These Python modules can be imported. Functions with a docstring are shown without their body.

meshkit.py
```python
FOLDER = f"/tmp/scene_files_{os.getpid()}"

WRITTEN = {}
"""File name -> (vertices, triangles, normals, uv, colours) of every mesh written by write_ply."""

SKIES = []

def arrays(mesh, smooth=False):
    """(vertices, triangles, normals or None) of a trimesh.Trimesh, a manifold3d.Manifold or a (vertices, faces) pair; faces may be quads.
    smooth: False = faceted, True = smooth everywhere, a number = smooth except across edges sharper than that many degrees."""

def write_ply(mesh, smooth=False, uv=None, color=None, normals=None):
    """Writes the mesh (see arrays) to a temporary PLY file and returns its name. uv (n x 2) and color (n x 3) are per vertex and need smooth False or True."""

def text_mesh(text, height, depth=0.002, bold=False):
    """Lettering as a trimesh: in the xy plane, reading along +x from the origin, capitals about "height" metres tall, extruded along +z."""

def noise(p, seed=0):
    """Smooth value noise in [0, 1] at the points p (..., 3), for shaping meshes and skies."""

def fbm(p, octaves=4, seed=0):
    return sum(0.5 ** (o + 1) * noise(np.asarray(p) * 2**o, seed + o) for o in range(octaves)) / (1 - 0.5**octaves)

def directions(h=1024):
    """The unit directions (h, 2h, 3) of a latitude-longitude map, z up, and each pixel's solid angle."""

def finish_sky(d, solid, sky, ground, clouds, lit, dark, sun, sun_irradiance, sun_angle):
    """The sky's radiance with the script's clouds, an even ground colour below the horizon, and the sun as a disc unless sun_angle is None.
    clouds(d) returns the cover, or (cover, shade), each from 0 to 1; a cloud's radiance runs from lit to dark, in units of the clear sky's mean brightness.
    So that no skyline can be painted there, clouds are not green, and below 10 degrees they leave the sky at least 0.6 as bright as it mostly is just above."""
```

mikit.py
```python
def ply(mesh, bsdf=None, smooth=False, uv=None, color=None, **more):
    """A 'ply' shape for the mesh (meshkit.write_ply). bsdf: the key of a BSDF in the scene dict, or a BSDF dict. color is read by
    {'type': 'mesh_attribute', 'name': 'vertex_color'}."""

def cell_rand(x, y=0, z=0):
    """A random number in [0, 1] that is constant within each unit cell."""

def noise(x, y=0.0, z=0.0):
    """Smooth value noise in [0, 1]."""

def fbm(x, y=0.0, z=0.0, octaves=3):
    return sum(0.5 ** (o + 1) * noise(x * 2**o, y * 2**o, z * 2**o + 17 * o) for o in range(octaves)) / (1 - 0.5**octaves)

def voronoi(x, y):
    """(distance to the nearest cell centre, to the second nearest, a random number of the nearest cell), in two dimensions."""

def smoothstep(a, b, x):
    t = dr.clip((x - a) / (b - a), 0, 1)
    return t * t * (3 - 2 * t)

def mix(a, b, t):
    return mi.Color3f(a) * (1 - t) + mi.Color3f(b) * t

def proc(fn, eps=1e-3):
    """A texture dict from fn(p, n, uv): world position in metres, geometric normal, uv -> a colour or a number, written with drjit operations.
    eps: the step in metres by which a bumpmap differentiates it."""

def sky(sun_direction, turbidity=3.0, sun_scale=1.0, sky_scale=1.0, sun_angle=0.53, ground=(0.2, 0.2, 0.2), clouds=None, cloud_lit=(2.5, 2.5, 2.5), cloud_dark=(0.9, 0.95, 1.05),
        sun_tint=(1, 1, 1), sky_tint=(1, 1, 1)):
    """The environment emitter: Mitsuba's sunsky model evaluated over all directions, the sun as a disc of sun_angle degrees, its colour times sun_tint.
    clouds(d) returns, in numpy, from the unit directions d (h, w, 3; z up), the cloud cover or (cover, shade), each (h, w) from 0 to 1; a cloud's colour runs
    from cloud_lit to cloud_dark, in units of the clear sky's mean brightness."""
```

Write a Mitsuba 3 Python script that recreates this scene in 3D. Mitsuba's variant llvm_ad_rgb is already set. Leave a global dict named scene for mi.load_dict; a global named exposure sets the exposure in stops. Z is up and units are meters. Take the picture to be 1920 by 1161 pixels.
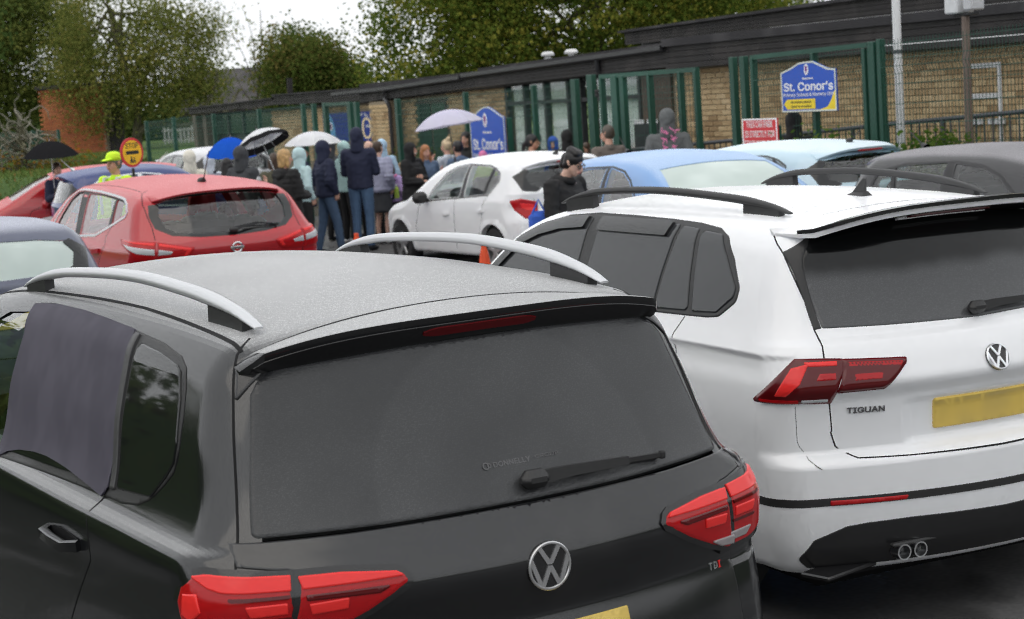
import math, random, numpy as np, trimesh, manifold3d, shapely, drjit as dr, mitsuba as mi, mikit, meshkit
from scipy.interpolate import PchipInterpolator
from scipy.spatial import Delaunay
from shapely.geometry import Polygon, LineString, Point, box as sbox
T4 = mi.ScalarTransform4f
scene, labels, taken = {'type': 'scene'}, {}, set()
rng = np.random.default_rng(7)

# ---------------------------------------------------------------- camera, sky, exposure
EYE = np.array([0, 0, 2.1717]); PITCH, ROLL = math.radians(6.8354), math.radians(3.8688)
FWD = np.array([0, math.cos(PITCH), -math.sin(PITCH)])
U0 = np.array([0, math.sin(PITCH), math.cos(PITCH)]); UP = math.sin(ROLL) * np.array([1., 0, 0]) + math.cos(ROLL) * U0
scene['camera'] = {'type': 'thinlens', 'fov': 31.571, 'fov_axis': 'x', 'near_clip': .1, 'far_clip': 3000., 'aperture_radius': .0048, 'focus_distance': 6.2,
                   'to_world': T4().look_at(origin=EYE.tolist(), target=(EYE + FWD).tolist(), up=UP.tolist())}
scene['sky'] = mikit.sky([-.25, -.35, .85], turbidity=4, sun_scale=.12, sun_angle=60, sun_tint=(.88, .95, 1.05), clouds=lambda d: (np.ones(d.shape[:2]), np.full(d.shape[:2], .02)),
                         cloud_lit=(2.35, 2.4, 2.45), cloud_dark=(1.5, 1.55, 1.62))
exposure = 2.0

# ---------------------------------------------------------------- helpers
def numbered(k):
    n = k; i = 0
    while n in taken: i += 1; n = f'{k}_{i:03d}'
    taken.add(n); return n
def thing(name, label, cat, group=None):
    k = numbered(name); labels[k] = {'label': label, 'category': cat}
    if group: labels[k]['group'] = group
    return k
def put(name, mesh, mat, parent=None, smooth=35, M=None, label=None, stuff=False, color=None):
    """One entry of the scene: a mesh (vertices, faces[, normals]) under its parent's key."""
    k = numbered((parent + '__' if parent else '') + name)
    if isinstance(mesh, dict): d = dict(mesh)
    elif isinstance(mesh, (tuple, list)) and len(mesh) == 3:
        d = {'type': 'ply', 'filename': meshkit.write_ply((mesh[0], mesh[1]), False, None, color, normals=mesh[2]), 'face_normals': False}
    else: d = mikit.ply(mesh, None, smooth=smooth, color=color)
    d['bsdf'] = {'type': 'ref', 'id': mat}
    if M is not None: d['to_world'] = M
    scene[k] = d
    if label or stuff: labels[k] = {}
    if label: labels[k]['label'] = label
    if stuff: labels[k]['kind'] = 'stuff'
    return k
def struct(name, mesh, mat, smooth=False, kind='structure', **kw):
    k = put(name, mesh, mat, smooth=smooth, **kw); labels.setdefault(k, {})['kind'] = kind; return k
def solo(name, label, cat, mesh, mat, group=None, **kw):
    k = put(name, mesh, mat, **kw); labels.setdefault(k, {}).update(label=label, category=cat)
    if group: labels[k]['group'] = group
    return k
def pose(x, y, yaw, z=0.): return T4().translate([x, y, z]).rotate([0, 0, 1], math.degrees(yaw))
def frame(o, ex, ey, ez):
    m = np.eye(4); m[:3, 0], m[:3, 1], m[:3, 2], m[:3, 3] = ex, ey, ez, o; return T4(m.tolist())
def cat(*ms):
    v, f, b = [], [], 0
    for m in ms:
        if not isinstance(m, (tuple, list)): m = (np.asarray(m.vertices), np.asarray(m.faces))
        v.append(m[0]); f.append(np.asarray(m[1]) + b); b += len(m[0])
    return np.vstack(v), np.vstack(f)
BV = np.array([(x, y, z) for x in (-.5, .5) for y in (-.5, .5) for z in (-.5, .5)])
BF = np.array([[0, 1, 3], [0, 3, 2], [4, 6, 7], [4, 7, 5], [0, 4, 5], [0, 5, 1], [2, 3, 7], [2, 7, 6], [0, 2, 6], [0, 6, 4], [1, 5, 7], [1, 7, 3]])
def box(c, s, R=None):
    v = BV * np.asarray(s, float)
    if R is not None: v = v @ np.asarray(R).T
    return v + np.asarray(c, float), BF
def cbox(c, s, ch=.01, R=None):
    """A box with chamfered edges."""
    m = trimesh.convex.convex_hull(np.vstack([BV * (np.asarray(s, float) - 2 * ch * (1 - np.eye(3)[k])) for k in range(3)]))
    v = np.asarray(m.vertices)
    if R is not None: v = v @ np.asarray(R).T
    return v + np.asarray(c, float), np.asarray(m.faces)
def bar(p, q, w, h=None, up=(0, 0, 1)):
    """A rectangular bar from p to q."""
    p, q = np.asarray(p, float), np.asarray(q, float); d = q - p; L = np.linalg.norm(d); d /= L
    u = np.asarray(up, float); u = u if abs(u @ d) < .95 else np.array([1., 0, 0]); a = np.cross(d, u); a /= np.linalg.norm(a); b = np.cross(a, d)
    return box((p + q) / 2, (w, L, h or w), np.stack([a, d, b], 1))
def tube(P, r, n=8, cap=True):
    P = np.asarray(P, float); r = np.broadcast_to(r, (len(P),)); t = np.gradient(P, axis=0); t /= np.linalg.norm(t, axis=1, keepdims=True) + 1e-12
    a = np.cross(t, np.where(np.abs(t[:, 2:]) < .9, [0, 0, 1.], [1., 0, 0])); a /= np.linalg.norm(a, axis=1, keepdims=True) + 1e-12; b = np.cross(t, a)
    an = np.arange(n) * 2 * np.pi / n
    v = (P[:, None] + r[:, None, None] * (np.cos(an)[None, :, None] * a[:, None] + np.sin(an)[None, :, None] * b[:, None])).reshape(-1, 3)
    i, j = np.meshgrid(np.arange(len(P) - 1), np.arange(n), indexing='ij'); k = (j + 1) % n
    q = np.stack([i * n + j, (i + 1) * n + j, (i + 1) * n + k, i * n + k], -1).reshape(-1, 4); f = [np.vstack([q[:, [0, 2, 1]], q[:, [0, 3, 2]]])]
    if cap:
        v = np.vstack([v, P[:1], P[-1:]]); m = len(v); jj = np.arange(n); e = (len(P) - 1) * n
        f += [np.stack([jj, (jj + 1) % n, jj * 0 + m - 2], 1), np.stack([e + (jj + 1) % n, e + jj, jj * 0 + m - 1], 1)]
    return v, np.vstack(f)
def sweep(P, prof, sx=1., sz=1., up=(0, 0, 1)):
    """A closed profile (n, 2) carried along P; sx, sz scale it per point."""
    P = np.asarray(P, float); prof = np.asarray(prof, float); n = len(prof); sx = np.broadcast_to(sx, (len(P),)); sz = np.broadcast_to(sz, (len(P),))
    t = np.gradient(P, axis=0); t /= np.linalg.norm(t, axis=1, keepdims=True); a = np.cross(t, np.asarray(up, float)); a /= np.linalg.norm(a, axis=1, keepdims=True); b = np.cross(a, t)
    v = (P[:, None] + (sx[:, None] * prof[None, :, 0])[..., None] * a[:, None] + (sz[:, None] * prof[None, :, 1])[..., None] * b[:, None]).reshape(-1, 3)
    i, j = np.meshgrid(np.arange(len(P) - 1), np.arange(n), indexing='ij'); k = (j + 1) % n
    q = np.stack([i * n + j, i * n + k, (i + 1) * n + k, (i + 1) * n + j], -1).reshape(-1, 4)
    m = trimesh.Trimesh(v, np.vstack([q[:, [0, 1, 2]], q[:, [0, 2, 3]], [[0, x + 1, x] for x in range(1, n - 1)], [[(len(P) - 1) * n, (len(P) - 1) * n + x, (len(P) - 1) * n + x + 1] for x in range(1, n - 1)]]), process=False)
    if m.volume < 0: m.invert()
    return np.asarray(m.vertices), np.asarray(m.faces)
def lathe(prof, n=24, axis=2):
    m = trimesh.creation.revolve(np.asarray(prof, float), sections=n); v = np.asarray(m.vertices)
    if axis == 0: v = v[:, [2, 0, 1]]
    if axis == 1: v = v[:, [1, 2, 0]]
    return v, np.asarray(m.faces)
def extrude(poly, h):
    parts = [trimesh.creation.extrude_polygon(g, h, engine='earcut') for g in getattr(poly, 'geoms', [poly]) if g.area > 1e-9]
    return cat(*parts)
def tf(m, o=(0, 0, 0), R=None, s=1.):
    v = np.asarray(m[0] if isinstance(m, (tuple, list)) else m.vertices) * s; f = np.asarray(m[1] if isinstance(m, (tuple, list)) else m.faces)
    if R is not None: v = v @ np.asarray(R).T
    return v + np.asarray(o, float), f
def rotz(a): c, s = math.cos(a), math.sin(a); return np.array([[c, -s, 0], [s, c, 0], [0, 0, 1.]])
def rotx(a): c, s = math.cos(a), math.sin(a); return np.array([[1., 0, 0], [0, c, -s], [0, s, c]])
def roty(a): c, s = math.cos(a), math.sin(a); return np.array([[c, 0, s], [0, 1., 0], [-s, 0, c]])
def words(t, h, depth=.003, bold=True, width=None, center=True):
    """Lettering in the xy plane, squeezed to a width, centred on the origin."""
    m = meshkit.text_mesh(t, h, depth, bold); v = np.array(m.vertices); x0, x1 = v[:, 0].min(), v[:, 0].max()
    v[:, 0] -= (x0 + x1) / 2 if center else x0
    if width: v[:, 0] *= width / (x1 - x0)
    v[:, 1] -= h / 2; return v, np.asarray(m.faces)
SITE = math.radians(28.)                      # the school, its fence and the rows of cars all run this way
AV, BVV = np.array([-math.sin(SITE), math.cos(SITE), 0]), np.array([math.cos(SITE), math.sin(SITE), 0])
def S(a, b, z=0.): return AV * a + BVV * b + np.array([0, 0, z])
SITE_R = np.stack([-AV, -BVV, [0, 0, 1.]], 1)  # columns: to the right along the wall as seen, towards the viewer, up
# ---------------------------------------------------------------- materials
def rgb(*c): return {'type': 'rgb', 'value': list(map(float, c if len(c) > 1 else c * 3))}
def mat(k, base, rough=.5, two=False, **kw):
    d = {'type': 'principled', 'base_color': base if isinstance(base, dict) else rgb(*(base if isinstance(base, (tuple, list)) else (base,))), 'roughness': rough, **kw}
    scene[k] = {'type': 'twosided', 'bsdf': d} if two else d
    return k
def bumped(k, inner, fn, scale=1., eps=1e-3, two=False):
    d = {'type': 'bumpmap', 'arbitrary': mikit.proc(fn, eps), 'bsdf': inner, 'scale': scale}
    scene[k] = {'type': 'twosided', 'bsdf': d} if two else d
    return k
def P(base, rough=.5, **kw): return {'type': 'principled', 'base_color': base if isinstance(base, dict) else rgb(*base), 'roughness': rough, **kw}
N3 = mikit.noise
def drops(s):                                  # rain drops standing on wet metal and glass
    def fn(p, n, uv):
        x, y = p.x + .37 * p.z, p.y + .21 * p.z
        return mikit.smoothstep(.52, .78, N3(x * s, y * s, p.z * s)) * .6 + mikit.smoothstep(.55, .8, N3(x * s * 2.3, y * s * 2.3, p.z * s * 2.3)) * .4
    return fn
def paint(k, c, rough=.28, coat=1., **kw): return mat(k, c, rough, specular=.5, clearcoat=coat, clearcoat_gloss=.96, **kw)
def grime(c1, c2, s=6., lo=.45, hi=.75):
    c1, c2 = [float(x) for x in c1], [float(x) for x in c2]
    def fn(p, n, uv): return mikit.mix(c1, c2, mikit.smoothstep(lo, hi, mikit.fbm(p.x * s, p.y * s, p.z * s * .6, 3)))
    return mikit.proc(fn)
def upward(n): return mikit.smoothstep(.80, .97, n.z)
def wet(k, base, bead_sheen, s=300., rough=.13, top=.42, bump=.0008, metallic=0., spec=.65):
    """Car paint in the rain: glossy; water beads and pale sky sheen put into the colour of upward faces."""
    base, bead_sheen = [float(x) for x in base], [float(x) for x in bead_sheen]; dr_ = drops(s)
    col = lambda p, n, uv: mikit.mix(base, bead_sheen, upward(n) * (.55 + .45 * dr_(p, n, uv)) * (.75 + .5 * mikit.fbm(p.x * 1.7, p.y * 1.7, 3., 2)))  # upward faces lightened: water beads plus sky reflection painted in
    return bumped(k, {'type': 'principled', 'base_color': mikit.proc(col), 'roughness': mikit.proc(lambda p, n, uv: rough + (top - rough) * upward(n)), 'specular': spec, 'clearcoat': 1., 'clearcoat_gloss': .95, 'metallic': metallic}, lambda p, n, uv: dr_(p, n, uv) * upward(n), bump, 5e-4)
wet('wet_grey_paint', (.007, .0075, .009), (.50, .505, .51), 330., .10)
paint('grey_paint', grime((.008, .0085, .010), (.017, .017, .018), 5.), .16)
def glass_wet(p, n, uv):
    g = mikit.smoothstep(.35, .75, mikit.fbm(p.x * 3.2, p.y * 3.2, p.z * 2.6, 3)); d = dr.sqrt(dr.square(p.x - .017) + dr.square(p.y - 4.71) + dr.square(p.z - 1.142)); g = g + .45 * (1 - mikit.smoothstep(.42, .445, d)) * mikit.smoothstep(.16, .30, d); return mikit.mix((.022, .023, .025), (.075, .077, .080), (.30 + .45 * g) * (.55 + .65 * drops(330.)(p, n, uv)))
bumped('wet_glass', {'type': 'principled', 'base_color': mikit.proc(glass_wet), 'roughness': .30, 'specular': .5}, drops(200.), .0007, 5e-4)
def glass_half(p, n, uv): return mikit.mix((.006, .0065, .007), (.115, .118, .124), (1 - mikit.smoothstep(1.36, 1.43, p.z + .03 * mikit.fbm(p.x * 9, p.y * 9, 0, 2))) * (.60 + .5 * drops(320.)(p, n, uv)))  # drops below and the dark reflection above put into the glass colour
mat('half_reflect_glass', mikit.proc(glass_half), .10, specular=.38)
scene['spoiler_white'] = {'type': 'twosided', 'bsdf': P((.80, .81, .83), .15, specular=.6, clearcoat=1.)}; scene['spoiler_grey'] = {'type': 'twosided', 'bsdf': scene['wet_grey_paint']}
mat('dark_glass', (.010, .011, .012), .04, specular=.6)
mat('tint_glass', (.028, .030, .033), .10, specular=.5)
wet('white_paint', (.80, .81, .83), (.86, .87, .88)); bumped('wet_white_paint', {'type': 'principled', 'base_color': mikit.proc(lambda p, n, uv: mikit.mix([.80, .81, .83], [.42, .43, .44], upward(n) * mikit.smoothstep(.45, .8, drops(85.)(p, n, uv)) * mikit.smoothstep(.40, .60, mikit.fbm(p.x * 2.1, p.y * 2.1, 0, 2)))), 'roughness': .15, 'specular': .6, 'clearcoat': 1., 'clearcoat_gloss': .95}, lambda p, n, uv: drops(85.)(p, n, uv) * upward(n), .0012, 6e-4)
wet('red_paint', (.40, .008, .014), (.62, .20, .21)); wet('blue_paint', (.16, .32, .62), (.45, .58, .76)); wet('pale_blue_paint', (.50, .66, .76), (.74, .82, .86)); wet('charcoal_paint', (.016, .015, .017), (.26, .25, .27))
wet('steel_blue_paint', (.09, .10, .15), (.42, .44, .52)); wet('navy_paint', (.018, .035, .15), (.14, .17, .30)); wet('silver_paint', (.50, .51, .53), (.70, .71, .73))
mat('misted_glass', grime((.46, .54, .51), (.58, .66, .63), 2.), .22, specular=.5)  # pale green sky reflection put into the colour of the pane
mat('gap_black', (.006, .006, .007), .6, specular=.2)
mat('gloss_black', (.008, .008, .009), .12, specular=.5, clearcoat=1.)
mat('black_plastic', (.022, .022, .023), .5)
mat('grey_plastic', (.05, .05, .052), .45)
mat('rubber', (.018, .018, .019), .75)
mat('satin_silver', (.62, .63, .65), .35, metallic=.85)
mat('rail_silver', (.68, .69, .71), .4, metallic=.6)
mat('chrome', (.78, .79, .80), .12, metallic=1.)
mat('brushed_chrome', (.60, .60, .61), .3, metallic=.9)
mat('dark_chrome', (.22, .22, .23), .2, metallic=1.)
mat('red_lens', (.42, .005, .008), .10, specular=.4, clearcoat=.3)
mat('deep_red_lens', (.10, .002, .004), .1, specular=.45, clearcoat=.3)
mat('bright_red_lens', (.82, .030, .028), .15, specular=.4, clearcoat=.3)
mat('reverse_lens', (.30, .27, .28), .2, specular=.6, clearcoat=1.)
mat('clear_lens', (.46, .47, .49), .15, specular=.6, clearcoat=1.)
mat('plate_yellow', grime((.68, .49, .11), (.60, .44, .12), 5.), .4)
mat('tyre', (.02, .02, .021), .8)
mat('alloy', (.55, .55, .56), .35, metallic=.8)
mat('blind_fabric', grime((.050, .046, .066), (.064, .059, .082), 9., .35, .7), .8, sheen=.4)
scene['pane'] = {'type': 'thindielectric', 'int_ior': 1.5, 'specular_transmittance': rgb(.62, .70, .68)}
scene['pane_tint'] = {'type': 'thindielectric', 'int_ior': 1.5, 'specular_transmittance': rgb(.30, .33, .33)}
mat('cabin_cloth', (.05, .05, .052), .85)
mat('cabin_pale', (.30, .29, .27), .85)
mat('sticker_grey', (.10, .10, .105), .5)
def lin_pchip(pts):
    a = np.array(sorted(pts), float); p = PchipInterpolator(a[:, 0], a[:, 1]); d = p.derivative()
    x0, x1 = a[0, 0], a[-1, 0]; s0, s1 = float(d(x0)), float(d(x1))
    def f(x):
        xc = np.clip(x, x0, x1)
        return p(xc) + np.where(x < x0, s0 * (x - x0), 0) + np.where(x > x1, s1 * (x - x1), 0)
    xs = np.linspace(x0 - .3, x1 + .3, 400); k = max(3, int(.26 / (xs[1] - xs[0]))) | 1    # slope, smoothed: it only scales distances
    ds = np.convolve(np.pad(d(np.clip(xs, x0, x1)), k // 2, mode='edge'), np.hanning(k + 2)[1:-1] / np.hanning(k + 2)[1:-1].sum(), 'valid')
    def g(x): return np.interp(x, xs, ds)
    return f, g

def lin(pts):
    a = np.array(sorted(pts), float)
    def f(x): return np.interp(x, a[:, 0], a[:, 1])
    def g(x): return (f(x + .004) - f(x - .004)) / .008
    return f, g

def rmax(a, b, r):
    u, v = a + r, b + r
    return np.where((u > 0) & (v > 0), np.hypot(np.maximum(u, 0), np.maximum(v, 0)) - r, np.maximum(a, b))

class Car:
    """A car body as an implicit surface: side, top, rear and front profiles met with rounded edges. x right, y forward from the rear bumper, z up."""
    def __init__(s, T, R, F, sec, plan, crown=.05, kr=.1, kf=.25, r=(.1, .1, .15), zb=.22, ridge=(), arches=(), dents=()):
        s.T, s.dT = lin_pchip(T); s.R, s.dR = lin_pchip(R); s.F, s.dF = lin_pchip(F)
        s.S, s.dS = lin_pchip(sec); s.P, _ = lin_pchip(plan)
        s.crown, s.kr, s.kf, s.r, s.zb, s.ridge, s.arches, s.dents = crown, kr, kf, r, zb, ridge, arches, dents
    def f(s, p):
        x, y, z = np.abs(p[:, 0]), p[:, 1], p[:, 2]
        w = s.S(z) * s.P(y)
        for z0, z1, amp in s.ridge:                       # a crease: the side steps out by amp over z0..z1
            t = np.clip((z - z0) / (z1 - z0), 0, 1); w = w + amp * (t * t * (3 - 2 * t) - np.clip((z - z1) / .12, 0, 1))
        for yc, zc, ra, amp in s.arches:
            d = np.hypot(y - yc, z - zc); w = w + amp * np.clip(1 - np.abs(d - ra) / .07, 0, 1) ** .7 * np.clip((zc + ra + .15 - z) / .1, 0, 1)
        a = (x - w) / np.sqrt(1 + s.dS(z) ** 2)
        b = (z - s.T(y) + s.crown * (x / .6) ** 2) / np.sqrt(1 + s.dT(y) ** 2)
        c = (s.R(z) + s.kr * (x / .66) ** 2.2 - y) / np.sqrt(1 + s.dR(z) ** 2)
        for x0, x1, z0, z1, amp in s.dents:                  # a recess in the tailgate
            c = c + amp * np.clip((x1 - x) / .06, 0, 1) * np.clip((z - z0) / .03, 0, 1) * np.clip((z1 - z) / .03, 0, 1)
        d = (y - s.F(z) + s.kf * (x / .8) ** 2.5) / np.sqrt(1 + s.dF(z) ** 2)
        m = rmax(a, b, s.r[0])
        m = rmax(m, c, s.r[1]); m = rmax(m, d, s.r[2])
        return rmax(m, s.zb - z, .05)
    def n(s, p, e=1.5e-3):
        g = np.stack([s.f(p + e * k) - s.f(p - e * k) for k in np.eye(3)], 1)
        return g / (np.linalg.norm(g, axis=1, keepdims=True) + 1e-12)
    def cast(s, o, d, off=0., t0=-.5, t1=1.6, steps=60):
        """First crossing of f = off going from o + t0 d (outside) along +d."""
        o = np.asarray(o, float); d = np.broadcast_to(d, o.shape)
        t = np.full(len(o), t0); hit = np.zeros(len(o), bool); lo = t.copy(); h = (t1 - t0) / steps
        for k in range(steps):
            ins = s.f(o + (t0 + h * (k + 1)) * d if False else o + np.full((len(o), 1), t0 + h * (k + 1)) * d) < off
            new = ins & ~hit; lo[new] = t0 + h * k; hit |= ins
        hi = lo + h
        for _ in range(22):
            m = (lo + hi) / 2; ins = s.f(o + m[:, None] * d) < off
            hi = np.where(ins, m, hi); lo = np.where(ins, lo, m)
        hi = np.where(hit, hi, .0)
        return o + hi[:, None] * d

    def body(s, step=.04, off=0., L=4.5):
        """Closed mesh of f = off: a box grid cast inwards."""
        lo, hi = np.array([-1.1, -.35, .05]), np.array([1.1, L + .35, 1.95])
        n = np.maximum(2, np.round((hi - lo) / step)).astype(int)
        V, Fc, idx = [], [], {}
        g = [np.linspace(lo[k], hi[k], n[k] + 1) for k in range(3)]
        base = 0
        for ax in range(3):
            for side in (0, 1):
                u, v = (ax + 1) % 3, (ax + 2) % 3
                A, B = np.meshgrid(np.arange(n[u] + 1), np.arange(n[v] + 1), indexing='ij')
                P = np.zeros(A.shape + (3,), int); P[..., u], P[..., v], P[..., ax] = A, B, (n[ax] if side else 0)
                V.append(P.reshape(-1, 3)); I = np.arange(A.size).reshape(A.shape) + base; base += A.size
                q = np.stack([I[:-1, :-1], I[1:, :-1], I[1:, 1:], I[:-1, 1:]], -1).reshape(-1, 4)
                Fc.append(q if side else q[:, ::-1])
        K = np.vstack(V); Q = np.vstack(Fc)
        uq, inv = np.unique(K, axis=0, return_inverse=True); Q = inv.ravel()[Q]
        p = np.stack([g[k][uq[:, k]] for k in range(3)], 1)
        q = np.clip(p, [-.45, .75, .5], [.45, L - .9, .72])
        d = q - p; D = np.linalg.norm(d, axis=1, keepdims=True); d /= D
        loT, hiT = np.zeros(len(p)), D[:, 0].copy()
        for _ in range(30):                                # star-shaped towards the anchor: bisection
            m = (loT + hiT) / 2; ins = s.f(p + m[:, None] * d) < off
            hiT = np.where(ins, m, hiT); loT = np.where(ins, loT, m)
        v = p + hiT[:, None] * d
        return v, np.vstack([Q[:, [0, 1, 2]], Q[:, [0, 2, 3]]])

def dirs(kind):
    """Outward direction and the two axes of a patch's plane."""
    if kind == 'left': return np.array([-1., 0, 0]), np.array([0, 1., 0]), np.array([0, 0, 1.])
    if kind == 'rear': return np.array([0, -1., 0]), np.array([1., 0, 0]), np.array([0, 0, 1.])
    if kind == 'front': return np.array([0, 1., 0]), np.array([1., 0, 0]), np.array([0, 0, 1.])
    if kind == 'top': return np.array([0, 0, 1.]), np.array([1., 0, 0]), np.array([0, 1., 0])
    if kind == 'corner': return np.array([-.6, -.8, 0]), np.array([.8, -.6, 0]), np.array([0, 0, 1.])
    if kind == 'fcorner': return np.array([-.6, .8, 0]), np.array([.8, .6, 0]), np.array([0, 0, 1.])
    if kind == 'shield': return np.array([0, .5, .866]), np.array([1., 0, 0]), np.array([0, .866, -.5])

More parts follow.
